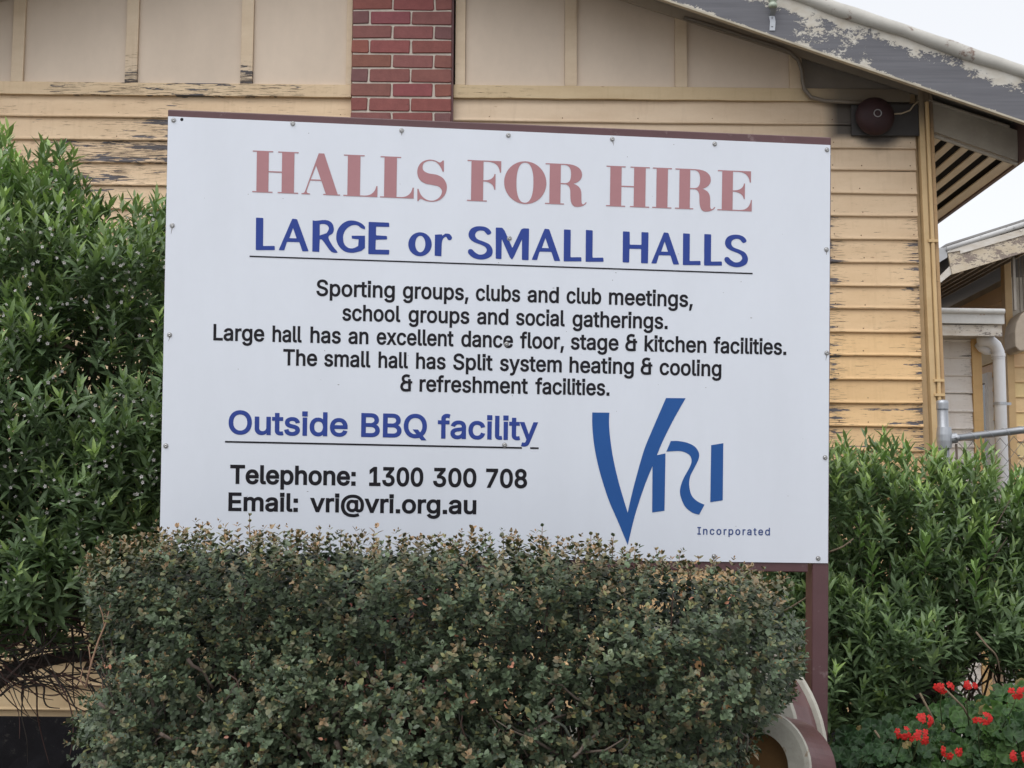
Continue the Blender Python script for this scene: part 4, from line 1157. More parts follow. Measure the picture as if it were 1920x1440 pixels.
# --- plain sans words: outlines in units of 1/1000 em, each word fitted to its place on the panel
FONT = {
 ',': (188, ['38,-119 68,71 137,71 84,-119']),
 '.': (188, ['95,-4 83,-3 73,1 63,9 55,18 51,29 50,41 51,53 55,64 63,73 73,81 83,85 95,87 107,85 118,81 128,73 135,64 140,53 141,41 140,29 135,18 128,9 118,1 107,-3']),
 '0': (453, ['227,-7 191,-3 158,7 130,24 105,48 85,77 69,113 61,138 55,164 51,192 49,222 48,254 49,286 51,316 55,344 61,370 69,395 85,431 106,461 130,484 159,502 191,512 227,516 262,512 295,502 323,484 348,461 368,431 384,395 392,370 398,344 402,316 404,286 405,254 404,222 402,192 398,164 392,138 384,113 368,77 348,48 323,24 295,7 263,-3', '227,50 250,52 271,60 290,74 306,92 320,116 330,144 338,176 342,213 344,254 342,295 338,332 330,365 320,393 306,416 290,435 271,449 250,457 227,460 203,457 182,449 163,435 147,416 134,393 123,365 115,332 111,295 109,254 111,213 115,176 123,144 134,116 147,92 163,74 182,60 203,52']),
 '1': (453, ['76,0 76,55 391,55 391,0', '276,509 276,0 212,0 212,448 209,448 86,358 86,427 198,509']),
 '3': (453, ['218,-7 188,-5 159,1 133,10 108,22 88,38 70,57 57,79 48,104 44,132 109,132 112,115 118,100 126,87 137,76 150,66 165,59 182,54 200,51 219,50 239,51 258,55 275,61 291,69 304,80 315,93 323,108 328,125 329,145 328,163 323,180 316,196 306,211 292,223 275,234 254,241 229,246 201,248 157,248 157,299 288,448 288,452 70,452 70,509 372,509 372,461 211,278 211,289 247,290 279,286 308,276 333,262 354,244 371,222 383,198 391,173 393,145 390,116 383,90 370,66 354,45 333,27 309,12 281,2 251,-5']),
 '7': (453, ['97,0 323,448 323,452 62,452 62,509 391,509 391,449 165,0']),
 '8': (453, ['226,-7 193,-5 163,1 136,11 111,25 91,42 74,62 62,84 54,109 52,135 53,156 58,176 65,195 75,212 87,228 101,241 117,252 134,260 153,265 153,267 129,276 109,289 93,308 80,330 73,354 70,380 73,405 79,429 90,450 106,469 124,485 146,498 170,508 197,514 226,516 255,514 282,508 306,498 328,485 346,469 361,450 373,429 379,405 382,380 379,354 372,330 359,308 343,289 323,276 300,267 300,265 319,260 335,252 351,241 365,228 377,212 387,195 395,176 399,156 401,135 398,109 391,84 378,62 362,42 341,25 317,11 289,1 259,-5', '226,49 248,50 267,54 285,60 300,69 313,79 323,91 331,106 335,121 337,139 335,157 330,173 322,189 312,202 298,213 283,223 265,230 247,234 226,235 206,234 187,230 169,223 154,213 140,202 130,189 122,173 117,157 115,139 117,121 121,106 129,91 139,79 152,69 167,60 185,54 205,50', '226,290 244,291 260,294 274,300 287,308 298,318 307,330 314,344 318,359 319,376 318,392 314,407 308,420 299,432 288,442 275,449 260,455 244,459 226,460 208,459 192,455 177,449 164,442 153,432 145,420 138,407 134,392 133,376 134,359 138,344 145,330 154,318 165,308 178,300 193,294 209,291']),
 ':': (188, ['95,-4 83,-3 73,1 63,9 55,18 51,29 50,41 51,53 55,64 63,73 73,81 83,85 95,87 107,85 118,81 128,73 135,64 140,53 141,41 140,29 135,18 128,9 118,1 107,-3', '95,271 83,272 73,277 63,284 55,294 51,304 50,316 51,328 55,339 63,349 73,356 83,360 95,362 107,360 118,356 128,349 135,339 140,328 141,316 140,304 135,294 128,284 118,277 107,272']),
 '@': (676, ['355,-135 326,-134 298,-132 271,-128 246,-122 221,-114 184,-98 151,-77 122,-53 98,-24 77,9 61,46 54,70 48,96 44,122 41,150 40,179 41,208 44,235 48,261 54,286 61,309 78,346 98,379 123,408 151,433 184,454 220,470 243,478 268,484 294,488 321,491 349,492 376,491 402,488 427,484 450,477 472,469 506,452 536,432 562,407 584,380 603,351 617,319 627,285 633,251 635,215 635,191 633,166 631,142 627,118 622,96 615,76 605,57 593,42 579,28 561,18 541,13 517,11 503,11 490,13 476,17 463,21 451,28 441,36 432,45 426,56 423,68 420,68 413,54 402,41 388,30 371,20 351,15 326,13 298,15 273,23 251,35 232,52 216,73 204,96 195,123 190,152 188,182 190,212 197,239 207,265 220,287 237,306 257,322 279,334 304,341 330,343 351,342 369,338 385,331 398,323 409,314 416,306 419,306 419,335 474,335 474,110 475,97 479,85 485,74 493,66 505,61 518,59 533,61 546,66 557,76 565,89 571,106 576,127 579,152 580,182 581,215 579,245 575,273 567,301 555,327 541,351 523,373 502,393 477,410 450,424 419,434 385,440 347,442 309,440 274,434 242,424 213,410 187,393 164,372 144,347 128,320 115,289 105,255 100,218 98,178 100,138 105,100 115,66 128,35 144,8 165,-17 188,-37 215,-54 246,-68 280,-78 317,-83 357,-85 376,-85 394,-83 412,-80 428,-77 444,-73 458,-69 471,-65 481,-62 489,-59 504,-107 493,-111 480,-116 464,-120 447,-124 429,-128 411,-131 392,-133 374,-135', '329,65 350,66 368,71 382,78 395,89 405,102 412,118 417,138 421,160 422,185 421,210 417,231 411,249 403,263 393,274 381,282 366,287 350,290 331,292 313,290 297,285 283,277 271,267 260,254 252,239 246,222 243,204 242,185 243,164 246,144 251,125 258,108 267,94 279,81 293,72 310,67']),
 'B': (456, ['60,0 60,509 241,509 274,507 304,501 329,491 350,477 367,461 381,442 390,421 396,398 398,374 397,353 393,336 387,320 378,307 368,295 356,286 343,278 329,272 315,267 315,262 331,260 347,254 363,245 378,234 391,220 402,203 411,184 416,161 418,136 416,111 410,88 400,67 386,48 368,31 344,18 317,8 284,2 247,0', '125,57 245,57 281,60 309,67 330,80 344,96 353,115 355,137 354,153 350,169 342,184 333,197 320,209 306,218 289,225 269,229 248,231 125,231', '125,285 238,285 256,287 273,290 288,296 302,304 314,314 323,326 330,340 335,355 336,372 333,393 326,412 313,429 294,442 270,449 240,452 125,452']),
 'E': (419, ['60,0 60,509 372,509 372,452 125,452 125,286 355,286 355,229 125,229 125,57 375,57 375,0']),
 'I': (300, ['31,0 31,57 118,57 118,452 31,452 31,509 269,509 269,452 183,452 183,57 269,57 269,0']),
 'L': (393, ['60,0 60,509 125,509 125,57 361,57 361,0']),
 'O': (533, ['267,-7 241,-6 217,-2 194,5 171,13 150,25 131,39 113,55 97,73 82,93 70,115 59,140 51,166 45,193 41,223 40,254 41,285 45,315 51,343 59,369 70,393 82,415 97,436 113,454 131,470 150,484 171,495 194,504 217,510 241,514 267,516 293,514 317,510 340,504 363,495 384,484 403,470 421,454 437,436 451,415 464,393 474,369 482,343 488,315 492,285 493,254 492,223 488,193 482,166 474,140 464,115 451,93 437,73 421,55 403,39 384,25 363,13 340,5 317,-2 293,-6', '267,53 296,55 324,63 349,76 372,94 392,116 408,144 420,176 428,213 430,254 428,295 420,332 408,365 392,392 372,415 349,433 324,446 296,453 267,456 237,453 210,445 184,433 161,415 142,392 125,364 113,332 106,295 103,254 106,213 113,176 125,144 142,117 161,94 184,76 210,63 237,55']),
 'Q': (533, ['245,159 313,159 369,85 384,65 468,-48 401,-48 346,27 331,46', '267,-7 241,-6 217,-2 194,5 171,13 150,25 131,39 113,55 97,73 82,93 70,115 59,140 51,166 45,193 41,223 40,254 41,285 45,315 51,343 59,369 70,393 82,415 97,436 113,454 131,470 150,484 171,495 194,504 217,510 241,514 267,516 293,514 317,510 340,504 363,495 384,484 403,470 421,454 437,436 451,415 464,393 474,369 482,343 488,315 492,285 493,254 492,223 488,193 482,166 474,140 464,115 451,93 437,73 421,55 403,39 384,25 363,13 340,5 317,-2 293,-6', '267,53 296,55 324,63 349,76 372,94 392,116 408,144 420,176 428,213 430,254 428,295 420,332 408,365 392,392 372,415 349,433 324,446 296,453 267,456 237,453 210,445 184,433 161,415 142,392 125,364 113,332 106,295 103,254 106,213 113,176 125,144 142,117 161,94 184,76 210,63 237,55']),
 'S': (447, ['224,-9 188,-7 156,-1 128,9 102,23 81,40 64,60 51,83 42,109 38,137 104,137 108,118 114,102 123,88 136,76 150,66 166,59 185,53 204,50 224,49 246,50 267,54 286,60 303,69 317,79 329,92 338,106 344,122 346,139 344,154 340,168 332,179 322,189 310,197 296,205 280,211 263,217 245,222 184,239 145,253 112,269 86,289 67,313 56,341 52,372 54,400 62,425 75,448 92,468 113,484 138,498 165,508 195,514 227,516 259,514 289,508 316,498 340,484 360,468 377,449 390,427 398,403 401,378 337,378 332,402 320,421 302,437 280,449 254,456 225,459 204,457 185,454 167,448 152,440 139,430 129,418 121,405 117,391 115,376 117,359 122,345 131,334 142,324 155,315 169,308 184,302 198,297 212,293 264,279 279,275 295,270 312,264 328,256 344,248 359,238 372,226 384,213 395,198 402,180 407,161 408,139 406,112 399,87 386,64 370,43 349,25 323,11 294,0 261,-7']),
 'T': (449, ['32,452 32,509 417,509 417,452 257,452 257,0 193,0 193,452']),
 'a': (389, ['160,-9 137,-7 115,-3 94,5 76,15 60,29 48,45 38,63 32,84 30,108 32,128 36,146 43,161 53,174 64,184 78,193 92,200 108,206 125,211 143,214 161,217 178,220 200,223 218,225 234,227 247,229 257,231 265,235 271,240 274,246 276,255 276,257 275,272 272,285 267,297 260,307 251,315 240,322 227,327 212,330 196,331 178,330 163,327 149,322 137,316 127,309 118,301 110,292 104,283 100,274 41,291 51,313 64,331 79,346 95,358 114,368 133,375 153,380 173,383 194,384 208,384 223,382 239,379 255,375 271,369 286,360 300,350 312,336 322,320 330,301 335,278 337,251 337,0 277,0 277,52 272,52 267,43 260,34 252,25 242,16 229,8 215,1 199,-4 181,-7', '170,45 192,47 211,51 228,59 242,68 254,80 263,93 270,108 274,122 276,138 276,190 272,187 267,184 259,182 251,180 241,178 231,176 221,174 210,173 200,171 175,168 161,166 147,163 134,159 122,153 112,147 103,139 97,130 93,118 92,105 93,93 96,82 102,72 109,64 119,57 130,52 142,48 156,46']),
 'b': (424, ['229,-8 208,-7 189,-3 172,4 159,12 147,21 138,31 130,41 123,50 118,59 112,59 112,0 53,0 53,509 114,509 114,319 118,319 123,327 130,336 137,346 147,355 158,364 171,373 188,379 207,383 229,384 259,382 287,374 313,361 335,342 354,320 370,293 381,261 388,227 390,189 388,151 381,116 370,84 355,57 336,34 313,16 288,3 260,-6', '220,47 242,49 262,55 279,66 294,80 306,97 316,117 323,139 327,163 328,189 327,215 323,239 316,261 307,281 295,298 280,311 262,322 243,328 220,330 198,328 178,322 161,312 147,299 134,282 125,263 118,241 114,216 113,189 114,162 118,138 125,115 135,95 147,78 162,65 179,55 198,49']),
 'c': (396, ['207,-8 174,-5 144,3 117,16 93,35 72,58 56,85 44,116 37,150 34,187 37,225 44,260 56,291 72,318 93,341 117,360 144,374 174,382 207,384 226,384 243,381 260,377 276,371 291,364 305,356 318,346 330,335 340,322 349,308 356,293 362,277 303,262 300,272 295,281 290,289 284,297 278,304 270,311 261,316 252,321 242,325 231,328 220,329 207,330 184,328 163,321 145,310 130,296 118,278 108,258 102,236 98,212 96,187 98,163 102,139 108,117 118,97 130,80 145,66 163,55 184,49 207,46 220,47 232,49 243,52 253,55 262,60 271,66 279,73 285,80 292,89 297,98 301,107 304,117 363,102 357,86 350,70 341,56 331,43 319,32 306,21 292,12 277,5 261,-1 244,-5 226,-7']),
 'd': (424, ['195,-8 165,-6 137,3 111,16 89,34 70,57 55,84 43,116 36,151 34,189 36,227 43,261 55,293 70,320 89,342 112,361 137,374 165,382 196,384 218,383 237,379 253,373 267,364 278,355 287,346 295,336 301,327 306,319 311,319 311,509 372,509 372,0 313,0 313,59 307,59 301,50 295,41 287,31 277,21 266,12 252,4 236,-3 217,-7', '205,47 226,49 246,55 263,65 278,78 290,95 299,115 306,138 310,162 312,189 310,216 306,241 300,263 290,282 278,299 263,312 246,322 227,328 205,330 182,328 162,322 145,311 130,298 118,281 108,261 102,239 98,215 96,189 98,163 102,139 109,117 118,97 130,80 145,66 162,55 182,49']),
 'e': (404, ['212,-8 177,-5 145,3 117,16 92,35 72,58 56,85 44,116 37,150 34,187 36,224 44,258 55,290 71,317 91,340 115,359 142,373 172,382 205,384 226,383 246,380 266,374 285,366 303,355 319,341 334,324 347,305 357,282 365,256 370,227 371,194 371,169 75,169 75,221 338,221 310,202 308,226 304,248 298,269 288,286 277,301 263,314 246,323 227,328 205,330 183,328 164,323 146,313 131,301 119,286 109,270 102,251 97,231 96,211 96,178 98,151 102,127 110,106 121,88 135,73 151,61 169,53 190,48 212,46 227,47 241,49 254,53 265,58 276,65 285,73 294,82 300,93 306,105 365,91 358,72 348,55 335,39 320,26 302,14 283,4 261,-3 237,-7']),
 'f': (254, ['228,379 228,327 6,327 6,379', '81,0 81,432 82,452 87,470 96,486 107,499 120,510 135,519 152,525 169,529 187,530 201,530 212,529 222,527 231,525 238,523 243,521 227,468 224,470 220,471 215,472 209,473 202,474 195,474 178,472 164,468 154,460 147,449 143,435 142,419 142,0']),
 'g': (425, ['207,-151 180,-149 156,-146 134,-140 114,-132 97,-122 82,-110 70,-97 59,-84 51,-69 101,-41 107,-49 114,-57 122,-66 131,-74 142,-82 154,-88 169,-93 187,-96 207,-97 236,-95 261,-87 282,-75 298,-58 308,-34 311,-6 311,68 306,68 301,60 294,51 287,41 277,32 266,23 252,16 236,10 217,6 195,5 165,7 138,14 113,27 90,43 71,65 55,90 43,120 36,154 34,191 36,229 43,263 55,293 71,320 90,342 112,361 138,374 166,382 196,384 218,383 237,379 253,373 267,365 279,356 288,346 296,336 302,327 308,319 313,319 313,379 372,379 372,-9 370,-40 363,-67 350,-90 334,-109 314,-124 291,-136 265,-144 237,-149', '205,59 227,61 246,66 264,75 278,87 290,103 300,121 307,142 311,166 312,193 311,219 307,242 300,264 291,283 279,299 264,312 247,322 227,328 205,330 182,328 163,322 145,312 130,298 118,282 109,262 102,241 98,218 96,193 98,167 102,144 109,123 118,104 131,88 145,76 163,66 183,61']),
 'h': (410, ['114,227 114,0 53,0 53,509 114,509 114,287 102,287 116,319 132,344 152,362 175,374 200,382 227,384 252,383 275,377 295,369 313,356 328,340 341,321 350,298 355,271 357,240 357,0 296,0 296,235 293,263 286,286 273,304 256,318 235,326 210,329 192,328 176,324 161,317 147,308 136,297 126,283 119,266 115,248']),
 'i': (167, ['53,0 53,379 114,379 114,0', '84,443 73,444 63,448 54,455 47,463 43,472 41,483 43,494 47,504 54,512 63,518 73,522 84,524 95,522 105,518 114,512 121,504 125,494 126,483 125,472 121,463 114,455 105,448 95,444']),
 'k': (381, ['110,137 110,212 121,212 284,379 360,379 184,199 177,199', '53,0 53,509 114,509 114,0', '294,0 148,186 191,229 372,0']),
 'l': (189, ['139,-2 112,0 91,8 74,20 62,37 55,59 53,84 53,509 114,509 114,99 114,83 117,71 120,62 126,57 135,53 146,52 152,52 157,52 160,53 164,53 167,54 170,54 181,3 175,1 169,0 162,-1 154,-2 147,-2']),
 'm': (610, ['53,0 53,379 112,379 112,295 108,295 114,314 122,331 132,346 144,358 158,368 172,376 187,382 203,385 219,386 245,383 268,375 287,361 303,342 314,320 321,295 312,295 318,312 326,329 337,343 350,356 364,366 381,375 398,381 417,385 437,386 458,385 478,380 497,372 514,361 529,346 541,328 550,307 555,283 557,255 557,0 496,0 496,254 493,279 485,298 473,313 456,323 438,329 419,330 402,329 387,326 374,320 363,312 353,302 345,290 340,277 336,263 335,247 335,0 274,0 274,260 272,280 265,297 253,311 238,322 220,328 199,330 185,329 171,326 158,320 145,312 135,302 126,289 119,274 115,257 114,238 114,0']),
 'n': (410, ['114,227 114,0 53,0 53,379 112,379 112,287 102,287 116,319 132,344 152,362 175,374 200,382 227,384 252,383 275,377 295,369 313,356 328,340 341,321 350,298 355,271 357,240 357,0 296,0 296,235 293,263 286,286 273,304 256,318 235,326 210,329 192,328 176,324 161,317 147,308 136,297 126,283 119,266 115,248']),
 'o': (415, ['207,-8 174,-5 144,3 117,16 93,35 72,58 56,85 44,116 37,150 34,187 37,225 44,260 56,291 72,318 93,341 117,360 144,374 174,382 207,384 241,382 271,374 299,360 323,341 343,318 359,291 371,260 379,225 381,187 379,150 371,116 359,85 343,58 323,35 299,16 271,3 241,-5', '207,46 231,49 252,55 270,66 285,80 298,97 307,117 314,139 318,163 319,187 318,212 314,236 307,258 298,278 285,296 270,310 252,321 231,328 207,330 184,328 163,321 145,310 130,296 118,278 108,258 102,236 98,212 96,187 98,163 102,139 108,117 118,97 130,80 145,66 163,55 184,49']),
 'p': (424, ['53,-143 53,379 112,379 112,319 118,319 123,327 130,336 137,346 147,355 158,364 171,373 188,379 207,383 229,384 259,382 287,374 313,361 335,342 354,320 370,293 381,261 388,227 390,189 388,151 381,116 370,84 355,57 336,34 313,16 288,3 260,-6 229,-8 208,-7 189,-3 173,4 159,12 147,21 138,31 130,41 124,50 118,59 114,59 114,-143', '220,47 242,49 262,55 279,66 294,80 306,97 316,117 323,139 327,163 328,189 327,215 323,239 316,261 307,281 295,298 280,311 262,322 243,328 220,330 198,328 178,322 161,312 147,299 134,282 125,263 118,241 114,216 113,189 114,162 118,138 125,115 135,95 147,78 162,65 179,55 198,49']),
 'r': (259, ['53,0 53,379 112,379 112,321 115,321 124,339 137,354 152,367 171,377 191,383 213,385 218,385 223,385 229,384 243,384 243,322 241,323 236,324 230,324 223,325 215,326 207,326 190,324 174,321 159,315 146,306 135,296 126,284 119,269 115,254 114,237 114,0']),
 's': (365, ['182,-8 157,-7 133,-3 112,3 93,12 76,24 62,38 50,54 41,73 36,94 94,107 101,87 111,72 124,60 141,52 160,47 181,45 206,47 227,53 244,62 258,74 265,88 268,103 266,115 262,126 254,136 243,144 229,150 212,155 149,170 118,180 92,192 72,208 58,227 50,249 47,274 49,295 55,314 65,332 79,347 95,360 115,370 137,378 161,383 187,384 212,383 234,379 254,372 271,363 286,352 299,339 309,324 318,308 324,290 268,277 262,291 254,304 243,316 228,325 210,331 187,333 166,331 147,326 131,317 119,305 111,292 109,277 110,264 115,253 124,243 136,235 152,229 172,223 229,209 261,200 287,187 306,171 320,153 328,131 331,107 329,85 323,65 312,47 298,31 281,18 260,6 236,-2 210,-7']),
 't': (227, ['204,379 204,327 6,327 6,379', '65,471 126,471 126,98 127,83 130,70 136,61 144,55 156,51 170,50 175,50 180,50 185,51 191,52 197,53 202,54 213,2 207,0 200,-2 192,-3 184,-3 176,-4 168,-4 138,-1 113,7 92,21 77,41 68,64 65,93']),
 'u': (410, ['182,-5 158,-3 135,2 115,11 97,23 82,39 69,59 60,82 54,109 53,139 53,379 114,379 114,144 116,117 124,94 137,75 154,61 175,53 200,50 218,51 234,55 249,62 263,71 274,83 283,97 290,113 295,132 296,153 296,379 357,379 357,0 298,0 298,92 307,92 294,60 277,35 257,17 234,5 209,-3']),
 'v': (389, ['163,0 17,379 84,379 165,155 173,132 180,110 187,87 193,64 199,42 206,21 184,21 191,42 197,64 203,87 209,110 216,132 224,155 305,379 371,379 226,0']),
 'x': (379, ['21,0 171,218 171,171 29,379 100,379 147,306 159,287 170,270 179,253 188,237 198,221 207,206 175,206 185,221 194,237 202,253 211,270 222,287 233,306 282,379 352,379 209,169 209,214 358,0 287,0 231,85 219,103 209,120 200,136 191,152 182,167 173,182 205,182 195,167 187,152 178,136 170,120 160,103 148,85 91,0']),
 'y': (389, ['47,-139 61,-86 71,-87 83,-89 94,-90 104,-89 113,-86 122,-81 130,-74 138,-64 145,-51 151,-36 163,-1 17,379 84,379 165,155 173,132 180,109 187,87 193,64 199,42 206,21 184,21 190,42 196,64 202,87 209,110 216,132 224,155 305,379 371,379 204,-58 196,-77 187,-93 177,-107 165,-119 153,-128 139,-136 125,-141 109,-144 91,-145 82,-145 73,-144 65,-143 57,-142 52,-140']),
}

FONT = {k: (a, [[tuple(map(int, q.split(','))) for q in r.split()] for r in rs]) for k, (a, rs) in FONT.items()}
for k, (a_, rs) in FONT.items():       # square dots
    for i, r in enumerate(rs):
        xs, ys = [p[0] for p in r], [p[1] for p in r]
        if max(xs) - min(xs) < 135 and max(ys) - min(ys) < 135:
            cx, cy, h = (max(xs) + min(xs)) / 2, (max(ys) + min(ys)) / 2, 40
            rs[i] = [(cx - h, cy + h - 4), (cx + h, cy + h - 4), (cx + h, cy - h - 4), (cx - h, cy - h - 4)]
CAP1 = max(p[1] for p in FONT['E'][1][0])
MPP = 5.0 / F                           # metres per photo pixel on the panel
def simple_loops(P):
    """split a ring that crosses itself into rings that do not"""
    def o(a, b, c): return (b[0] - a[0]) * (c[1] - a[1]) - (b[1] - a[1]) * (c[0] - a[0])
    n = len(P)
    for i in range(n):
        for j in range(i + 1, n):
            p, q, r, t = P[i], P[(i + 1) % n], P[j], P[(j + 1) % n]
            if o(p, q, r) * o(p, q, t) < 0 and o(r, t, p) * o(r, t, q) < 0:
                k = o(r, t, p) / (o(r, t, p) - o(r, t, q))
                X = (p[0] + (q[0] - p[0]) * k, p[1] + (q[1] - p[1]) * k)
                return simple_loops(P[i + 1:j + 1] + [X]) + simple_loops(P[:i + 1] + [X] + P[j + 1:])
    return [P] if n > 2 else []
def area(P): return sum(P[i - 1][0] * P[i][1] - P[i][0] * P[i - 1][1] for i in range(len(P))) / 2
GLYPH = {}
def glyph_groups(ch_):
    if ch_ not in GLYPH:
        loops = [l for r in FONT[ch_][1] for l in simple_loops(r) if abs(area(l)) > 120]
        outs = sorted([l for l in loops if area(l) < 0], key=area)
        groups = [[l] for l in outs]
        for h in (l for l in loops if area(l) > 0):
            hx_, hy_ = np.mean([p[0] for p in h]), np.mean([p[1] for p in h])
            for g in groups:
                if inpoly(np.array([hx_]), np.array([hy_]), g[0])[0]:
                    g.append(h); break
        GLYPH[ch_] = groups
    return GLYPH[ch_]
def word(txt, x0, x1, yb, slope, cap, ink, off, spacing=0, label=None, order=0):
    layers, pen = {}, 0
    for ch_ in txt:
        for gi, g in enumerate(glyph_groups(ch_)):
            layers.setdefault(gi, []).extend([[(x + pen, y) for x, y in r] for r in g])
        pen += FONT[ch_][0] + spacing
    xs = [p[0] for rs in layers.values() for r in rs for p in r]
    a, b = min(xs), max(xs)
    org = onp((x0 + x1) / 2, yb)
    vy = np.cross(PN, UX)
    mb = MB()
    for gi, rings in layers.items():
        cu = bpy.data.curves.new('g', 'CURVE'); cu.dimensions = '2D'; cu.fill_mode = 'FRONT'; cu.bevel_depth = off * MPP; cu.bevel_resolution = 1
        for r in rings:
            sp = cu.splines.new('POLY'); sp.points.add(len(r) - 1)
            for i, (x, y) in enumerate(r):
                px = x0 + off + (x - a) / (b - a) * (x1 - x0 - 2 * off)
                k = y / CAP1 * (cap - 2 * off) + off
                p = onp(px + k * .014, yb + slope * (px - x0) - k) - org
                sp.points[i].co = (p @ UX, p @ vy, 0, 1)
            sp.use_cyclic_u = True
        ob = bpy.data.objects.new('g', cu); SC.collection.objects.link(ob)
        bpy.context.view_layer.update()
        me = ob.evaluated_get(bpy.context.evaluated_depsgraph_get()).to_mesh()
        mb.add([org + v.co.x * UX + v.co.y * vy + PN * (.0009 + .0002 * gi + max(v.co.z, 0) * .12) for v in me.vertices], [tuple(p.vertices) for p in me.polygons])
        bpy.data.objects.remove(ob); bpy.data.curves.remove(cu)
    o = mb.build('lettering', ink, sign)
    o['label'] = label
def ampersand(mb, x0, x1, yb, cap):
    W_ = x1 - x0; T = cap * .165
    def L(x, y): return np.array((x0 + x * W_, yb - y * cap))
    def stroke(pts, h, t=T):
        P = [np.array(p) for p in pts]
        vs = []
        for i, p in enumerate(P):
            d = P[min(i + 1, len(P) - 1)] - P[max(i - 1, 0)]; d /= np.linalg.norm(d)
            nn = np.array((-d[1], d[0])) * t / 2
            vs += [onp(*(p + nn), h), onp(*(p - nn), h)]
        mb.add(vs, [(2 * i, 2 * i + 1, 2 * i + 3, 2 * i + 2) for i in range(len(P) - 1)])
    stroke(crom([L(.78, .90), L(.48, .95), L(.24, .86), L(.22, .68), L(.36, .57), L(.58, .545)], 4, False), LIFT)
    stroke(crom([L(.42, .55), L(.18, .46), L(.08, .27), L(.20, .10), L(.45, .06), L(.76, .07)], 4, False), LIFT + .0003)
    stroke([L(.76, .74), L(.76, .0)], LIFT + .0006)
    stroke([L(.52, .545), L(1.0, .545)], LIFT + .0009, T * .8)
rows = [(lambda x: 554.8 + .030 * (x - 593), .030, 31.0, [('Sporting', 593.2, 740.1), ('groups,', 755.2, 878.2), ('clubs', 892, 975.3), ('and', 989, 1047.7), ('club', 1062, 1127.2), ('meetings,', 1141.5, 1298.7)]),
        (lambda x: 601.3 + .0262 * (x - 645), .0262, 31.0, [('school', 641.8, 750.7), ('groups', 765.8, 880), ('and', 894.3, 953), ('social', 967.4, 1058.9), ('gatherings.', 1073.2, 1251.7)]),
        (lambda x: 638.3 + .0255 * (x - 402), .0255, 31.0, [('Large', 400, 495.4), ('hall', 510.8, 565.8), ('has', 581.8, 638.9), ('an', 653, 690.7), ('excellent', 706, 850.3), ('dance', 864.6, 961.7), ('floor,', 974.7, 1057.3), ('stage', 1070, 1159.6), ('&', 1172.9, 1194.5), ('kitchen', 1208.2, 1324.2), ('facilities.', 1337.5, 1474.1)]),
        (lambda x: 685.3 + .0255 * (x - 540), .0255, 31.0, [('The', 530.8, 594.5), ('small', 607.8, 694.6), ('hall', 709.5, 765), ('has', 779.9, 835.4), ('Split', 849.5, 923.5), ('system', 937.2, 1053.2), ('heating', 1067.5, 1188.2), ('&', 1201.8, 1223.1), ('cooling', 1236.5, 1352.4)]),
        (lambda x: 734.4 + .0215 * (x - 790), .0215, 31.0, [('&', 751.2, 773), ('refreshment', 786.5, 989.6), ('facilities.', 1003.3, 1142.7)])]
for fn, slp, cap, ws in rows:
    for t, a, b in ws:
        if t == '&':
            mb = MB(); ampersand(mb, a, b, fn(a), cap); mb.build('lettering', M['black_ink'], sign)['label'] = 'black ampersand'
        else: word(t, a, b, fn(a), slp, cap - (a - 400) / 1000 * 1.0, M['black_ink'], .95, 0, 'black word ' + t)
def line(ws, fn, slp, cap, ink, off, lab, spacing=0):
    for t, a, b in ws: word(t, a, b, fn(a), slp, cap, ink, off, spacing, lab + ' ' + t)
line([('Outside', 428.4, 651.5), ('BBQ', 676.9, 800.2), ('facility', 820.5, 1007.9)], lambda x: 814.2 + .0205 * (x - 430), .0205, 45.0, M['blue_ink'], 1.5, 'blue word')
line([('Telephone:', 431.3, 666.7), ('1300', 692, 793.5), ('300', 812, 893), ('708', 911, 988.2)], lambda x: 907.3 + .0150 * (x - 440), .015, 36.0, M['black_ink'], 1.5, 'black word')
line([('Email:', 428.1, 558.4), ('vri@vri.org.au', 581.6, 892.9)], lambda x: 958.1 + .0135 * (x - 430), .0135, 35.0, M['black_ink'], 1.4, 'black word')
line([('Incorporated', 1307.3, 1443.5)], lambda x: 1002.3, .0115, 14.4, M['small_ink'], .4, 'small blue word', 110)

# --- emblem
def c8(p): return (1090 + p[0] / 4.8, 730 + p[1] / 4.8)
eV = [(98, 208), (252, 210)] + crom([(252, 210), (249, 300), (258, 430), (290, 640), (345, 870), (417, 1110)], 5, False)[1:] + crom([(417, 1110), (470, 880), (560, 560), (640, 360), (762, 78)], 5, False)[1:] + [(938, 80)] + crom([(938, 80), (830, 270), (735, 460), (680, 592)], 4, False)[1:] + [(757, 576), (748, 1092), (637, 1108), (640, 690)] + crom([(640, 690), (560, 890), (480, 1140), (417, 1400)], 4, False)[1:] + crom([(417, 1400), (330, 1190), (240, 980), (160, 720), (115, 500), (98, 320), (98, 208)], 4, False)[1:-1]
eR = [(805, 465)] + crom([(805, 465), (870, 465), (950, 480), (1020, 515), (1057, 570), (1055, 625), (1020, 700), (980, 780), (970, 860), (990, 950), (1040, 1005), (1108, 1038)], 4, False)[1:] + crom([(1060, 1127), (1000, 1110), (930, 1050), (890, 950), (892, 880), (920, 800), (970, 710), (992, 650), (980, 600), (940, 570), (880, 555), (765, 560)], 4, False)
eI = [(1168, 503), (1277, 484), (1272, 998), (1160, 1016)]
lg = glyph_mesh('emblem', [([c8(p) for p in e], []) for e in (eV, eR, eI)], M['logo_ink'], 'blue VRI emblem of sweeping letters')

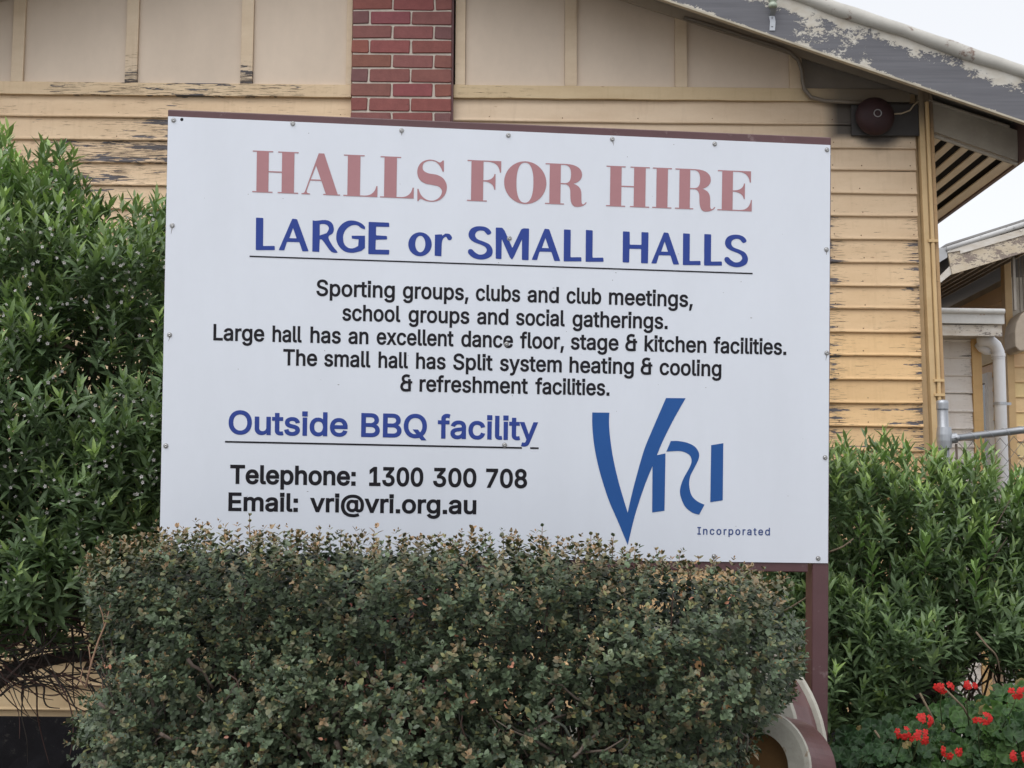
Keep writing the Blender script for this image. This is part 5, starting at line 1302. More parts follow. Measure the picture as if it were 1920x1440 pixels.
# ================================================================== MAROON DRUMS UNDER THE SIGN
def drum(name, cf, cb, R, inner, Y0, Y1, label, far=True):
    f0, b0 = at(cf[0], cf[1], Y0), at(cb[0], cb[1], Y1)
    ax = b0 - f0; Ld = np.linalg.norm(ax); ax /= Ld
    o = thing(name, np.array([f0[0], (Y0 + Y1) / 2, max(0, f0[2] - R)]), label, 'drum', 'round maroon drums below the sign')
    mb = MB(); mb.lathe(f0, ax, [(.012, inner), (.012, R * .955), (Ld - .012, R * .955), (Ld - .012, inner), (.012, inner)], 64)
    mb.build('barrel', M['drum'], o, smooth=False, bevel=.003)
    for s, c in ((0, f0), (1, b0))[:2 if far else 1]:
        mb = MB(); mb.lathe(c + ax * (-.012 if s == 0 else -.012), ax, [(0, inner * .98), (-.0, R * .9), (.003, R * .985), (.012, R), (.02, R * .985), (.024, R * .9), (.024, inner * .98), (0, inner * .98)], 64)
        mb.build('rim', M['cream'], o, smooth=False)
    mb = MB(); mb.lathe(f0 + ax * .05, ax, [(0, .001), (0, inner * .97), (.02, inner * .97), (.02, .001)], 40)
    mb.build('end_plate', M['ochre'], o)
    return o
drum('drum', (1421, 1440), (1478, 1449), .188, .115, 4.62, 4.80, 'small cream rimmed maroon drum in front of the sign post', False)
drum('drum', (1268, 1418), (1322, 1427), .500, .462, 5.11, 5.26, 'large cream rimmed maroon drum behind the sign post')

# ================================================================== PLANTS
def rnd_unit(n): return nrm(rng.normal(size=(n, 3)))
def field(poly, n, Yc, half, edge=70., spread=.0):
    """points inside a crown whose outline is poly (photo pixels at depth Yc) and whose depth swells from its rim; returns
    points and outward directions"""
    P = np.array(poly, float)
    x = rng.uniform(P[:, 0].min(), P[:, 0].max(), n * 3); y = rng.uniform(P[:, 1].min(), P[:, 1].max(), n * 3)
    k = inpoly(x, y, poly); x, y = x[k][:n], y[k][:n]
    e = np.clip(edged(x, y, poly) / edge, 0, 1)
    th = half * np.sqrt(1 - (1 - e) ** 2)
    return x, y, e, th
def at_arr(x, y, Y):
    d = _f[None] + ((x - 960) / F)[:, None] * _r[None] - ((y - 720) / F)[:, None] * _u[None]
    return EYE[None] + d * (Y / d[:, 1])[:, None]

def filler(LV, poly, n, Yc, half, edge, lmin, lmax, asp, col, inset=10, jit=.3, shape=(.35, 1.0, .70, .75)):
    """leaves of the inner crown"""
    x, y, e, th = field(poly, n, Yc, half, edge)
    k = e * edge > inset
    x, y, th = x[k], y[k], th[k]; m = len(x)
    P = at_arr(x, y, Yc + th * rng.uniform(-.62, .95, m))
    ln = rng.uniform(lmin, lmax, m)
    c = np.array([col]) * (1 + rng.normal(0, jit, (m, 1)))
    LV.add(P, rnd_unit(m) + np.array([[0, 0, .35]]), rnd_unit(m) + np.array([[0, -.8, .5]]), ln, ln * asp, np.concatenate([np.clip(c, .003, 1), np.ones((m, 1))], 1), .25, .15, shape)

def stem_tube(mb, a, b, r0, r1, n=7, jit=.02, col=(.09, .065, .05, 1), sag=0.0):
    a, b = np.array(a, float), np.array(b, float)
    ph = rng.uniform(0, 6, 3)
    pts = []
    for i in range(n):
        t = i / (n - 1)
        j = np.sin(ph + t * np.array([7.0, 5.0, 6.0])) * jit * math.sin(math.pi * t)
        pts.append(a + (b - a) * t + j + np.array([0, 0, sag * math.sin(math.pi * t)]))
    mb.tube(pts, [r0 + (r1 - r0) * i / (n - 1) for i in range(n)], 6, col)
    return pts

# ---------- clipped hedge
HP = [(190, 1070), (212, 1046), (260, 1038), (350, 1030), (500, 1034), (650, 1040), (800, 1041), (1000, 1044), (1090, 1053), (1180, 1068), (1280, 1084), (1390, 1095), (1440, 1104), (1462, 1124), (1478, 1160), (1500, 1208), (1498, 1228), (1500, 1262), (1486, 1305), (1452, 1345), (1428, 1366), (1396, 1398), (1392, 1430), (1380, 1500), (1300, 1560), (180, 1560), (172, 1460), (160, 1400), (168, 1330), (205, 1300), (180, 1240), (172, 1180), (155, 1110), (172, 1070)]
YH = 4.42
hedge = thing('hedge', np.array([at(800, 1400, YH)[0], YH, 0]), 'dense clipped hedge of small rounded grey green leaves below the sign', 'hedge')
LV = Leaves()
stems = MB()
def hedge_twigs(n, layer, leafscale=1.0, low=False):
    x, y, e, th = field(HP, n, YH, .36, 60)
    m = len(x)
    bump = .11 * wob(np.stack([x / 90, y / 70, 0 * x], 1), 1.0) + .03 * wob(np.stack([x / 35, y / 30, 0 * x], 1), 1.0, 3)
    Yv = YH - th * (1 - layer) + bump * (th / .36) * (1 if layer < .5 else 0) + rng.normal(0, .012, m)
    P = at_arr(x, y, Yv)
    hole = wob(np.stack([x / 75, y / 60, 0 * x + 5], 1), 1.0, 5)
    lowk = np.clip((y - 1180) / 260, 0, 1)
    if layer < .15:
        keep = hole + .22 - .85 * lowk * rng.uniform(.2, 1, m) > -.25
        x, y, e, P, Yv = x[keep], y[keep], e[keep], P[keep], Yv[keep]; m = len(x)
    # outward direction
    c = np.stack([np.full(m, at(800, 1250, YH)[0]), np.full(m, YH), np.full(m, .9)], 1)
    out = P - c
    out[:, 0] *= .25; out[:, 1] = -np.abs(out[:, 1]) - .35 * e
    topk = np.clip(1 - (y - np.interp(x, [200, 350, 1000, 1280, 1450], [1046, 1030, 1044, 1084, 1105])) / 85, 0, 1)
    D = nrm(nrm(out) * .9 + np.array([[0, 0, .55]]) + np.array([[0, 0, 1.0]]) * topk[:, None] * .9 + rnd_unit(m) * .55)
    L = rng.uniform(.035, .075, m) * (1 + .3 * topk)
    B = rnd_unit(m); A1 = nrm(np.cross(D, B)); A2 = np.cross(D, A1)
    tint = rng.normal(0, .18, (m, 1))
    fresh = np.clip(topk * .85 + rng.normal(-.10, .38, m), 0, 1)
    npair = 5
    for k in range(npair):
        t = (k + .6) / npair
        base = P + D * (L * t)[:, None]
        R = A1 if k % 2 == 0 else A2
        for sg in (1, -1):
            ok = rng.random(m) > .12
            dirv = nrm(R * sg * 1.0 + D * (.45 + .5 * t) + rnd_unit(m) * .28)
            nrmv = nrm(D * 1.0 - R * sg * .45 + np.array([[0, 0, .35]]) + rnd_unit(m) * .25)
            ln = rng.uniform(.014, .029, m) * leafscale * (1.05 - .42 * max(0, t - .45) * 1.6)
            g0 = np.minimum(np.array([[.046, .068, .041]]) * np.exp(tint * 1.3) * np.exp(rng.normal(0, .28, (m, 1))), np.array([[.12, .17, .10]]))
            yel = np.array([[.115, .125, .055]])
            tan_ = np.array([[.29, .165, .105]])
            kf = (fresh * (t ** 1.5))[:, None]
            col = g0 * (1 - kf) + (yel * .35 + tan_ * .65) * kf
            isy = (rng.random(m) < .05)[:, None]
            col = np.where(isy, yel * 1.1, col)
            C = np.concatenate([np.clip(col, .005, 1), np.ones((m, 1))], 1)
            LV.add(base[ok], dirv[ok], nrmv[ok], ln[ok], (ln * rng.uniform(.54, .70, m))[ok], C[ok], .22, .12, (.34, 1.0, .72, .82))
    # tip bud
    for q in range(3):
        dirv = nrm(D + rnd_unit(m) * .45)
        ln = rng.uniform(.006, .011, m)
        tipc = np.array([[.20, .135, .075]]) * (1 + rng.normal(0, .25, (m, 1)))
        tipc = np.where((fresh > .25)[:, None] | (rng.random((m, 1)) < .25), tipc, np.array([[.075, .095, .055]]))
        C = np.concatenate([np.clip(tipc, .01, 1), np.ones((m, 1))], 1)
        LV.add(P + D * L[:, None], dirv, rnd_unit(m), ln, ln * .55, C, .3, .0)
    return P, D, L
hedge_twigs(2100, .0)
hedge_twigs(900, .22, 1.0)
hedge_twigs(1700, .35, 1.1)
hedge_twigs(1100, 1.0, 1.2)
hedge_twigs(900, 1.9, 1.2)
filler(LV, HP, 17000, YH + .08, .31, 60, .018, .028, .6, (.014, .022, .015), 4, .3, (.34, 1.0, .72, .82))  # inner leaves near black: shade of the gaps put into their colour
filler(LV, [(215, 1052), (350, 1036), (1000, 1050), (1280, 1090), (1450, 1112), (1470, 1200), (215, 1230)], 5000, YH + .16, .16, 20, .02, .03, .65, (.014, .022, .015), 2)  # more inner leaves behind the top, with the same painted-in gap shade
# shoots that stand above the clipped top
sh = MB()
shoots = [(468, 962, 1010), (349, 990, 1012), (1017, 982, 1016), (1150, 1000, 1040), (600, 987, 1010), (532, 995, 1008), (700, 1000, 1018), (760, 998, 1018), (865, 1002, 1018), (910, 1000, 1020), (1108, 998, 1030), (1072, 1004, 1026), (1120, 1000, 1032), (1193, 1018, 1050), (1230, 1026, 1054), (1275, 1032, 1062), (1310, 1042, 1066), (1432, 1062, 1080), (1462, 1070, 1085), (430, 994, 1008), (560, 992, 1010), (640, 992, 1012), (810, 1004, 1018), (385, 992, 1006), (250, 1003, 1015), (295, 1002, 1012), (970, 1002, 1018), (1345, 1052, 1070), (1390, 1058, 1075), (210, 1012, 1022), (730, 1004, 1016), (1046, 1004, 1024)]
shx = [(rng.uniform(200, 1450), None, None) for _ in range(45)]
for (x, y0, y1) in shoots + shx:
    if y0 is None:
        yt = np.interp(x, [200, 500, 1000, 1100, 1280, 1450], [1016, 1008, 1018, 1030, 1062, 1080])
        y0, y1 = yt - rng.uniform(4, 15), yt + 8
    Yq = YH + rng.uniform(-.2, .15)
    a, b = at(x + rng.uniform(-6, 6), y1 + 14, Yq), at(x, y0 + 6, Yq)
    sh.tube([a, (a + b) / 2 + rng.normal(0, .002, 3), b], [.0016, .0013, .001], 5, (.26, .15, .09, 1))
    n_ = max(2, int(np.linalg.norm(b - a) / .02))
    for k in range(n_ + 1):
        t = (k + .8) / (n_ + .8)
        base = a + (b - a) * min(t, 1)
        ang = rng.uniform(0, 3.14) if k % 2 == 0 else rng.uniform(1.2, 1.9)
        for s in (1, -1):
            d = np.array([[math.cos(ang) * s, math.sin(ang) * s * .8, .55 + .7 * max(0, t - .6)]])
            ln = rng.uniform(.015, .022) * (1 - .3 * max(0, t - .7))
            cc = np.array([.12, .12, .065]) * rng.uniform(.7, 1.25) if rng.random() < .5 else np.array([.06, .088, .055])
            LV.add(base[None], nrm(d), np.array([[0, -.3, 1.0]]) + rng.normal(0, .2, (1, 3)), ln, ln * .6, np.array([[*cc, 1]]), .25, .1)
    for q in range(4):
        LV.add(b[None], nrm(np.array([[0, 0, 1.0]]) + rng.normal(0, .35, (1, 3))), rnd_unit(1), .011, .006, np.array([[.20, .14, .08, 1]]), .3, 0)
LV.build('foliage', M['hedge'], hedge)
tag(sh.build('shoots', M['bark'], hedge, smooth=True), kind='stuff')
for k in range(46):      # bare wood showing through the lower face
    x0, y0 = rng.uniform(200, 1400), rng.uniform(1290, 1440)
    x1, y1 = x0 + rng.normal(0, 55), y0 - rng.uniform(25, 100)
    stem_tube(stems, at(x0, y0, YH - .26), at(x1, y1, YH - .30 - rng.uniform(0, .05)), rng.uniform(.003, .006), .0016, 6, .012, (.16 * rng.uniform(.6, 1.2), .12, .095, 1))
for k in range(120):
    bx = rng.uniform(230, 1330)
    a = np.array([at(bx, 1400, YH)[0], YH + rng.uniform(-.08, .12), 0])
    tx = bx + rng.normal(0, 160); tx = min(max(tx, 190), 1440)
    b = at(tx, rng.uniform(1060, 1330), YH - rng.uniform(0, .26))
    stem_tube(stems, a, b, rng.uniform(.004, .010), .0018, 8, .05, (.085 * rng.uniform(.7, 1.3), .062, .05, 1))
for (x0, y0, x1, y1, r) in ((185, 1318, 300, 1375, .006), (300, 1375, 372, 1400, .006), (352, 1235, 400, 1290, .006), (560, 1375, 640, 1440, .007), (255, 1270, 300, 1340, .006), (1040, 1310, 1010, 1350, .004), (990, 1370, 1060, 1340, .005), (1075, 1420, 1125, 1370, .005), (630, 1390, 655, 1450, .008), (1090, 1250, 1105, 1210, .003)):
    stem_tube(stems, at(x0, y0, YH - .33), at(x1, y1, YH - .25), r, r * .7, 5, .008, (.17, .13, .105, 1))
stems.build('stems', M['bark'], hedge, smooth=True)
dm = MB()
for path, r in (([(160, 1290), (172, 1240), (185, 1200), (200, 1165), (208, 1130)], .0035), ([(185, 1200), (196, 1175), (192, 1150), (186, 1135)], .002), ([(200, 1165), (212, 1150), (222, 1128)], .0018), ([(170, 1245), (168, 1225), (166, 1212)], .002), ([(160, 1290), (150, 1275), (156, 1250)], .002)):
    dm.tube([at(x, y, YH - .30) for x, y in path], [r * (1 - .5 * i / len(path)) for i in range(len(path))], 6, (.33, .20, .13, 1))
dm.build('dead_twig', M['bark'], hedge, smooth=True)['label'] = 'bare orange brown twig at the left end'
DL = Leaves()
for (x, y, n_) in ((865, 1190, 8), (963, 1243, 10), (885, 1310, 4), (793, 1130, 4), (1292, 1112, 6), (1372, 1122, 6), (215, 1252, 7), (430, 1380, 5), (955, 1325, 4), (450, 1395, 3), (1305, 1290, 4), (1395, 1110, 4), (600, 1385, 5)):
    p = at(x, y, YH - .36)[None] + rng.normal(0, .010, (n_, 3))
    cc = np.array([[.30, .15, .10]]) * (1 + rng.normal(0, .2, (n_, 1)))
    n_ = max(2, n_ // 2); p = p[:n_]; cc = cc[:n_]
    DL.add(p, rnd_unit(n_), rnd_unit(n_) + np.array([[0, -1, .3]]), rng.uniform(.014, .02, n_), .009, np.concatenate([np.clip(cc, .02, 1), np.ones((n_, 1))], 1), .5, .3)
DL.build('dead_leaves', M['hedge'], hedge)

# ---------- leafy shrubs with lance leaves
def lance_shrub(LV, FL, poly, n, Yc, half, layer, edge, lmin, lmax, sun_top, flowers=0.0, hole_k=.35, nleaf=15, bright=1.0, seed=0, centre=None):
    x, y, e, th = field(poly, n, Yc, half, edge)
    m = len(x)
    bump = half * .28 * wob(np.stack([x / 130, y / 110, 0 * x + seed], 1), 1.0, 2) + half * .15 * wob(np.stack([x / 55, y / 45, 0 * x + seed], 1), 1.0, 4)
    Yv = Yc - th * (1 - layer) + bump * (th / half) * (1 if layer < .6 else .3) + rng.normal(0, .02, m)
    hole = wob(np.stack([x / 95, y / 80, 0 * x + 9 + seed], 1), 1.0, 6)
    keep = hole > -hole_k - 1.0 * rng.random(m) * (1 if layer < .2 else 9)
    x, y, e, Yv = x[keep], y[keep], e[keep], Yv[keep]; m = len(x)
    P = at_arr(x, y, Yv)
    cx, cz = centre
    out = np.stack([P[:, 0] - cx, (Yv - Yc) * 1.4 - .12 * e, (P[:, 2] - cz) * .7], 1)
    D = nrm(nrm(out) * .65 + np.array([[0, 0, .85]]) + rnd_unit(m) * .38)
    L = rng.uniform(.09, .19, m)
    B = rnd_unit(m); A1 = nrm(np.cross(D, B)); A2 = np.cross(D, A1)
    tint = rng.normal(0, .16, (m, 1))
    young = np.clip(rng.normal(.35, .35, m) + .25 * sun_top(y), 0, 1)
    ph0 = rng.uniform(0, 6.28, m)
    for k in range(nleaf):
        t = (k + .5) / nleaf
        ph = ph0 + k * 2.4
        R = A1 * np.cos(ph)[:, None] + A2 * np.sin(ph)[:, None]
        base = P + D * (L * t)[:, None]
        dirv = nrm(R * (1.0 - .45 * t) + D * (.25 + 1.25 * t) + rnd_unit(m) * .15)
        nv = nrm(D * (1.0 - .5 * t) - R * (.3 + .6 * t) + np.array([[0, 0, .2]]) + rnd_unit(m) * .2)
        ln = rng.uniform(lmin, lmax, m) * (1.05 - .35 * max(0, t - .7) / .3)
        wd = ln * rng.uniform(.23, .30, m)
        old = np.array([[.125, .185, .098]]); new = np.array([[.34, .45, .15]])
        kk = (young * t ** 2.2)[:, None]
        col = (old * (1 - kk) + new * kk) * (1 + tint) * bright * (1 + rng.normal(0, .14, (m, 1)))
        C = np.concatenate([np.clip(col, .004, 1), np.ones((m, 1))], 1)
        ok = rng.random(m) > .1
        LV.add(base[ok], dirv[ok], nv[ok], ln[ok], wd[ok], C[ok], .35, rng.uniform(-.05, .35, m)[ok], (.35, 1.0, .70, .72))
        if FL is not None and flowers and .15 < t < .75:
            fk = rng.random(m) < flowers
            if fk.any():
                fp = base[fk] + R[fk] * rng.uniform(.016, .034, (fk.sum(), 1)) + np.array([[0, -.024, .004]])
                FL.append((fp, nrm(R[fk] * .6 + np.array([[0, -1.1, .3]]) + rnd_unit(fk.sum()) * .4)))
    return P, D, L

def flowers_mesh(FL, name, parent, rad=.0088):
    P = np.concatenate([a for a, _ in FL]); N = np.concatenate([b for _, b in FL])
    V = MB()
    for p, nn in zip(P, N):
        a = np.cross(nn, [0.1, .3, 1.0]); a /= np.linalg.norm(a); b = np.cross(nn, a)
        r = rad * random.uniform(.8, 1.15)
        ring = []
        for k in range(10):
            an = k * math.pi / 5
            rr = r if k % 2 == 0 else r * .55
            ring.append(p + rr * (math.cos(an) * a + math.sin(an) * b) + nn * (.0018 if k % 2 == 0 else .0005))
        V.add([p] + ring, [(0, k + 1, (k + 1) % 10 + 1) for k in range(10)], [(.25, .2, .22, 1)] + [(.82, .8, .78, 1)] * 10)
    o = V.build(name, M['petal'], parent); o['kind'] = 'stuff'
    return o

# left shrub
LP = [(-420, 335), (-200, 325), (-60, 312), (0, 300), (22, 310), (38, 330), (62, 332), (88, 312), (128, 310), (150, 335), (158, 392), (178, 428), (205, 440), (246, 434), (268, 414), (296, 384), (318, 374), (350, 395), (430, 460), (520, 560), (560, 700), (560, 900), (470, 1010), (330, 1060), (230, 1075), (180, 1172), (60, 1205), (-60, 1225), (-300, 1200), (-430, 900)]
shL = thing('flowering_shrub', np.array([at(100, 1300, 6.4)[0], 6.4, 0]), 'tall flowering shrub with lance leaves and tiny white blossoms left of the sign', 'shrub')
LV = Leaves(); FL = []
topL = lambda y: np.clip(1 - (y - 300) / 350, -.8, 1)
cL = (at(60, 800, 6.4)[0], 1.6)
lance_shrub(LV, FL, LP, 900, 6.35, .62, .0, 110, .060, .092, topL, .16, .25, 15, 1.0, 0, cL)
lance_shrub(LV, FL, LP, 620, 6.35, .62, .18, 90, .060, .092, topL, .04, .25, 14, 1.0, 3, cL)
lance_shrub(LV, None, LP, 560, 6.35, .62, .5, 80, .060, .092, topL, 0, .25, 13, .95, 5, cL)
lance_shrub(LV, None, LP, 320, 6.35, .62, 1.5, 80, .060, .092, topL, 0, .25, 12, .9, 6, cL)
# leading shoots on the outline
def leader(LV, px, pyt, pyb, Y, nl=16, ls=(.06, .09), lean_=0.0, bright=1.25):
    a, b = at(px - lean_, pyb, Y), at(px, pyt + 16, Y)
    n_ = nl
    d = (b - a) / np.linalg.norm(b - a)
    A1 = nrm(np.cross(d, [0.3, 1, 0])[None])[0]; A2 = np.cross(d, A1)
    for k in range(n_):
        t = (k + .5) / n_
        ph = k * 2.4 + px
        R = A1 * math.cos(ph) + A2 * math.sin(ph)
        ln = rng.uniform(*ls) * (1.05 - .4 * max(0, t - .7) / .3)
        col = np.array([.10, .175, .07]) * (1 - t) + np.array([.205, .32, .10]) * t
        col = col * bright * rng.uniform(.75, 1.15) * .8
        LV.add((a + (b - a) * t)[None], (R * (1 - .5 * t) + d * (.4 + 1.3 * t))[None], (d * (1 - .5 * t) - R * (.3 + .6 * t) + rng.normal(0, .15, 3))[None], ln, ln * .29, np.array([[*col, 1]]), .35, rng.uniform(0, .4))
    return a, b
ldr = MB()
for (px, yt, yb, Y, ls) in ((112, 290, 420, 5.9, (.075, .10)), (128, 320, 440, 5.88, (.08, .105)), (20, 258, 380, 5.95, (.06, .085)), (40, 300, 400, 5.9, (.07, .095)), (62, 312, 420, 5.85, (.07, .09)), (292, 350, 470, 6.2, (.05, .075)), (305, 368, 480, 6.25, (.05, .07)), (262, 395, 500, 6.2, (.05, .075)), (232, 400, 500, 6.15, (.055, .075)), (200, 405, 500, 6.0, (.05, .07)), (180, 420, 520, 5.9, (.055, .08)), (160, 395, 500, 5.85, (.06, .085)), (5, 290, 400, 5.9, (.06, .09)), (85, 310, 430, 5.8, (.07, .095)), (275, 420, 520, 6.1, (.05, .07)), (145, 350, 450, 5.95, (.06, .085)), (105, 515, 640, 5.72, (.07, .09)), (195, 480, 560, 5.75, (.07, .09)), (85, 1020, 1100, 5.75, (.07, .10)), (30, 540, 640, 5.7, (.07, .095)), (55, 640, 760, 5.7, (.07, .09)), (240, 560, 660, 5.85, (.06, .08))):
    a, b = leader(LV, px, yt, yb, Y, 16, ls)
    ldr.tube([a, b], [.003, .0015], 5, (.10, .12, .05, 1))
filler(LV, LP, 21000, 6.42, .6, 100, .06, .09, .30, (.075, .115, .062), 14)
LV.build('foliage', M['shrub'], shL)
flowers_mesh(FL, 'blossoms', shL)
br = MB(); br.v, br.f, br.c = ldr.v, ldr.f, ldr.c
DK = (.05, .038, .032, 1)
def path_tube(mb, pts, Y, r0, r1, col=DK, Yend=None):
    n_ = len(pts)
    P = [at(x, y, Y + ((Yend - Y) * i / (n_ - 1) if Yend else 0) + .02 * math.sin(i * 1.7 + x)) for i, (x, y) in enumerate(pts)]
    P = crom(P, 4, False)
    mb.tube(P, [r0 + (r1 - r0) * i / (len(P) - 1) for i in range(len(P))], 7, col)
trk = MB()
path_tube(trk, [(-260, 1560), (-120, 1380), (0, 1275), (60, 1246), (120, 1232), (200, 1222), (290, 1160), (400, 1000)], 6.5, .042, .02)
path_tube(trk, [(-260, 1560), (-200, 1300), (-90, 1100), (40, 900), (90, 700)], 6.5, .045, .018)
path_tube(trk, [(-120, 1380), (-20, 1180), (90, 1080), (180, 900)], 6.45, .03, .012)
path_tube(trk, [(0, 640), (40, 645), (70, 652), (110, 646), (140, 655)], 5.86, .012, .008, (.17, .12, .09, 1))
trk.build('trunk', M['bark'], shL, smooth=True)
for k in range(190):      # bare twig tangle under the crown
    x0 = rng.uniform(-120, 180); y0 = rng.uniform(1110, 1285)
    ang = rng.normal(.1, .75); ln = rng.uniform(60, 210)
    pts = [(x0, y0)]
    for q in range(4):
        ang += rng.normal(0, .3)
        pts.append((pts[-1][0] + math.cos(ang) * ln / 4, pts[-1][1] + math.sin(ang) * ln / 4))
    path_tube(br, pts, rng.uniform(5.9, 6.9), rng.uniform(.0025, .006), .0013, (.06 * rng.uniform(.6, 1.6), .045, .038, 1))
for pts in ([(40, 1290), (80, 1285), (82, 1310), (90, 1325), (112, 1328)], [(0, 1305), (25, 1285), (60, 1275), (140, 1290), (200, 1300)], [(135, 1175), (138, 1230), (136, 1275), (140, 1320)], [(0, 1232), (60, 1225), (150, 1215), (215, 1212)], [(60, 1180), (110, 1215), (150, 1260), (230, 1300)], [(-20, 1170), (70, 1175), (150, 1185), (230, 1200)], [(0, 1265), (80, 1270), (180, 1262), (260, 1270)]):
    path_tube(br, pts, 6.2, .006, .002)
for k in range(70):      # inner branches
    a = np.array([rng.uniform(cL[0] - .9, cL[0] + .9), 6.45 + rng.uniform(-.1, .3), rng.uniform(.9, 1.5)])
    b = at(rng.uniform(-120, 500), rng.uniform(380, 1000), rng.uniform(5.95, 6.5))
    stem_tube(br, a, b, .009, .003, 7, .08, (.09, .07, .052, 1))
br.build('branches', M['bark'], shL, smooth=True)

# right shrub
RP = [(1400, 1085), (1460, 1040), (1500, 900), (1540, 875), (1565, 868), (1592, 880), (1622, 888), (1640, 878), (1668, 876), (1690, 890), (1706, 880), (1722, 890), (1738, 896), (1770, 894), (1795, 904), (1815, 900), (1835, 896), (1852, 908), (1868, 926), (1880, 945), (1905, 948), (1960, 940), (2050, 940), (2120, 1050), (2100, 1250), (1990, 1310), (1890, 1290), (1820, 1240), (1770, 1330), (1690, 1380), (1600, 1400), (1520, 1390), (1460, 1340), (1440, 1240)]
shR = thing('leafy_shrub', np.array([at(1720, 1300, 6.5)[0], 6.5, 0]), 'broad glossy green shrub with pointed leaves right of the sign post', 'shrub')
LV = Leaves(); FL = []
topR = lambda y: np.clip(1 - (y - 830) / 260, -.8, 1)
cR = (at(1740, 1100, 6.5)[0], .9)
lance_shrub(LV, FL, RP, 560, 6.5, .5, .0, 90, .054, .082, topR, .006, .35, 15, 1.05, 11, cR)
lance_shrub(LV, None, RP, 420, 6.5, .5, .2, 80, .054, .082, topR, 0, .3, 14, 1.0, 13, cR)
lance_shrub(LV, None, RP, 330, 6.5, .5, .6, 70, .054, .082, topR, 0, .2, 13, .95, 15, cR)
lance_shrub(LV, None, RP, 160, 6.5, .5, 1.5, 70, .054, .082, topR, 0, .2, 12, .9, 16, cR)
ldr = MB()
for (px, yt, yb, Y, ls) in ((1652, 812, 930, 6.3, (.065, .09)), (1702, 820, 920, 6.35, (.06, .085)), (1572, 820, 920, 6.3, (.05, .075)), (1830, 842, 930, 6.35, (.055, .08)), (1765, 852, 930, 6.3, (.05, .07)), (1745, 850, 930, 6.35, (.05, .07)), (1600, 835, 920, 6.3, (.055, .07)), (1860, 868, 950, 6.35, (.05, .07)), (1618, 845, 930, 6.25, (.05, .07)), (1885, 908, 980, 6.3, (.05, .07)), (1910, 905, 980, 6.2, (.05, .07)), (1785, 858, 930, 6.3, (.05, .07)), (1612, 950, 1040, 6.0, (.05, .075)), (1735, 990, 1080, 5.98, (.055, .08)), (1830, 1040, 1130, 6.02, (.06, .08)), (1636, 1010, 1100, 6.0, (.06, .08)), (1850, 980, 1060, 6.05, (.06, .085))):
    a, b = leader(LV, px, yt, yb, Y, 16, ls)
    ldr.tube([a, b], [.003, .0015], 5, (.10, .12, .05, 1))
filler(LV, RP, 9500, 6.57, .48, 80, .055, .08, .30, (.075, .12, .06), 20)
LV.build('foliage', M['shrub'], shR)
if FL: flowers_mesh(FL, 'blossoms', shR, .005)
path_tube(ldr, [(1600, 1480), (1650, 1330), (1700, 1180), (1740, 1000)], 6.6, .028, .01)
path_tube(ldr, [(1640, 1480), (1720, 1320), (1800, 1240), (1850, 1180), (1890, 1080)], 6.5, .025, .01)
path_tube(ldr, [(1600, 1480), (1560, 1250), (1520, 1140), (1500, 1060)], 6.6, .02, .008)
path_tube(ldr, [(1700, 1310), (1760, 1290), (1840, 1230), (1900, 1235)], 6.3, .014, .006)
for pts in ([(1440, 1160), (1480, 1140), (1520, 1115)], [(1830, 1185), (1850, 1210), (1868, 1230), (1875, 1260)], [(1555, 1035), (1580, 1025), (1600, 1010)], [(1490, 1165), (1520, 1160)]):
    path_tube(ldr, pts, 5.95, .005, .003, (.20, .15, .10, 1))
for k in range(60):
    a = np.array([rng.uniform(cR[0] - .5, cR[0] + .5), 6.55 + rng.uniform(-.1, .2), rng.uniform(.3, .9)])
    b = at(rng.uniform(1450, 1950), rng.uniform(930, 1250), rng.uniform(6.1, 6.7))
    stem_tube(ldr, a, b, .007, .0025, 7, .06, (.10, .075, .055, 1))
ldr.build('branches', M['bark'], shR, smooth=True)

# ---------- geranium
YGE = 5.7
ger = thing('geranium', np.array([at(1790, 1400, YGE)[0], YGE, 0]), 'red flowered geranium with round ruffled leaves below the right shrub', 'plant')
def round_leaf(mb, c, nrm_, r, col):
    nn = np.array(nrm_) / np.linalg.norm(nrm_)
    a = np.cross(nn, [0.2, .1, 1.0]); a /= np.linalg.norm(a); b = np.cross(nn, a)
    K = 28
    ph = random.uniform(0, 6)
    vs = [c - nn * r * .22]
    for ring, rr in ((0, .35), (1, .72), (2, 1.0)):
        for k in range(K):
            an = ph + .28 + (2 * math.pi - .5) * k / (K - 1)
            lob = 1 + .10 * abs(math.sin(an * 3.5 + ph)) + (.035 * math.sin(an * 17) if ring == 2 else 0)
            h = (-.22 + .26 * rr ** 1.4) * r + (.16 * math.sin(an * 7 + ph) + .09 * math.sin(an * 13 + 2 * ph)) * r * rr
            vs.append(c + (math.cos(an) * a + math.sin(an) * b) * r * rr * lob + nn * h)
    fs = [(0, 1 + k, 2 + k) for k in range(K - 1)]
    for ring in range(2):
        o0, o1 = 1 + ring * K, 1 + (ring + 1) * K
        fs += [(o0 + k, o1 + k, o1 + k + 1, o0 + k + 1) for k in range(K - 1)]
    z = .62
    cs = [(col[0] * 1.3, col[1] * 1.2, col[2], 1)] + [(*col, 1)] * K + [(col[0] * z, col[1] * z, col[2] * z, 1)] * K + [(*col, 1)] * K
    mb.add(vs, fs, cs)
gl = MB(); gs = MB()
GP = [(1565, 1372), (1640, 1350), (1690, 1338), (1750, 1322), (1830, 1300), (1880, 1280), (1990, 1270), (2010, 1560), (1560, 1560)]
x, y, e, th = field(GP, 900, YGE, .5, 130)
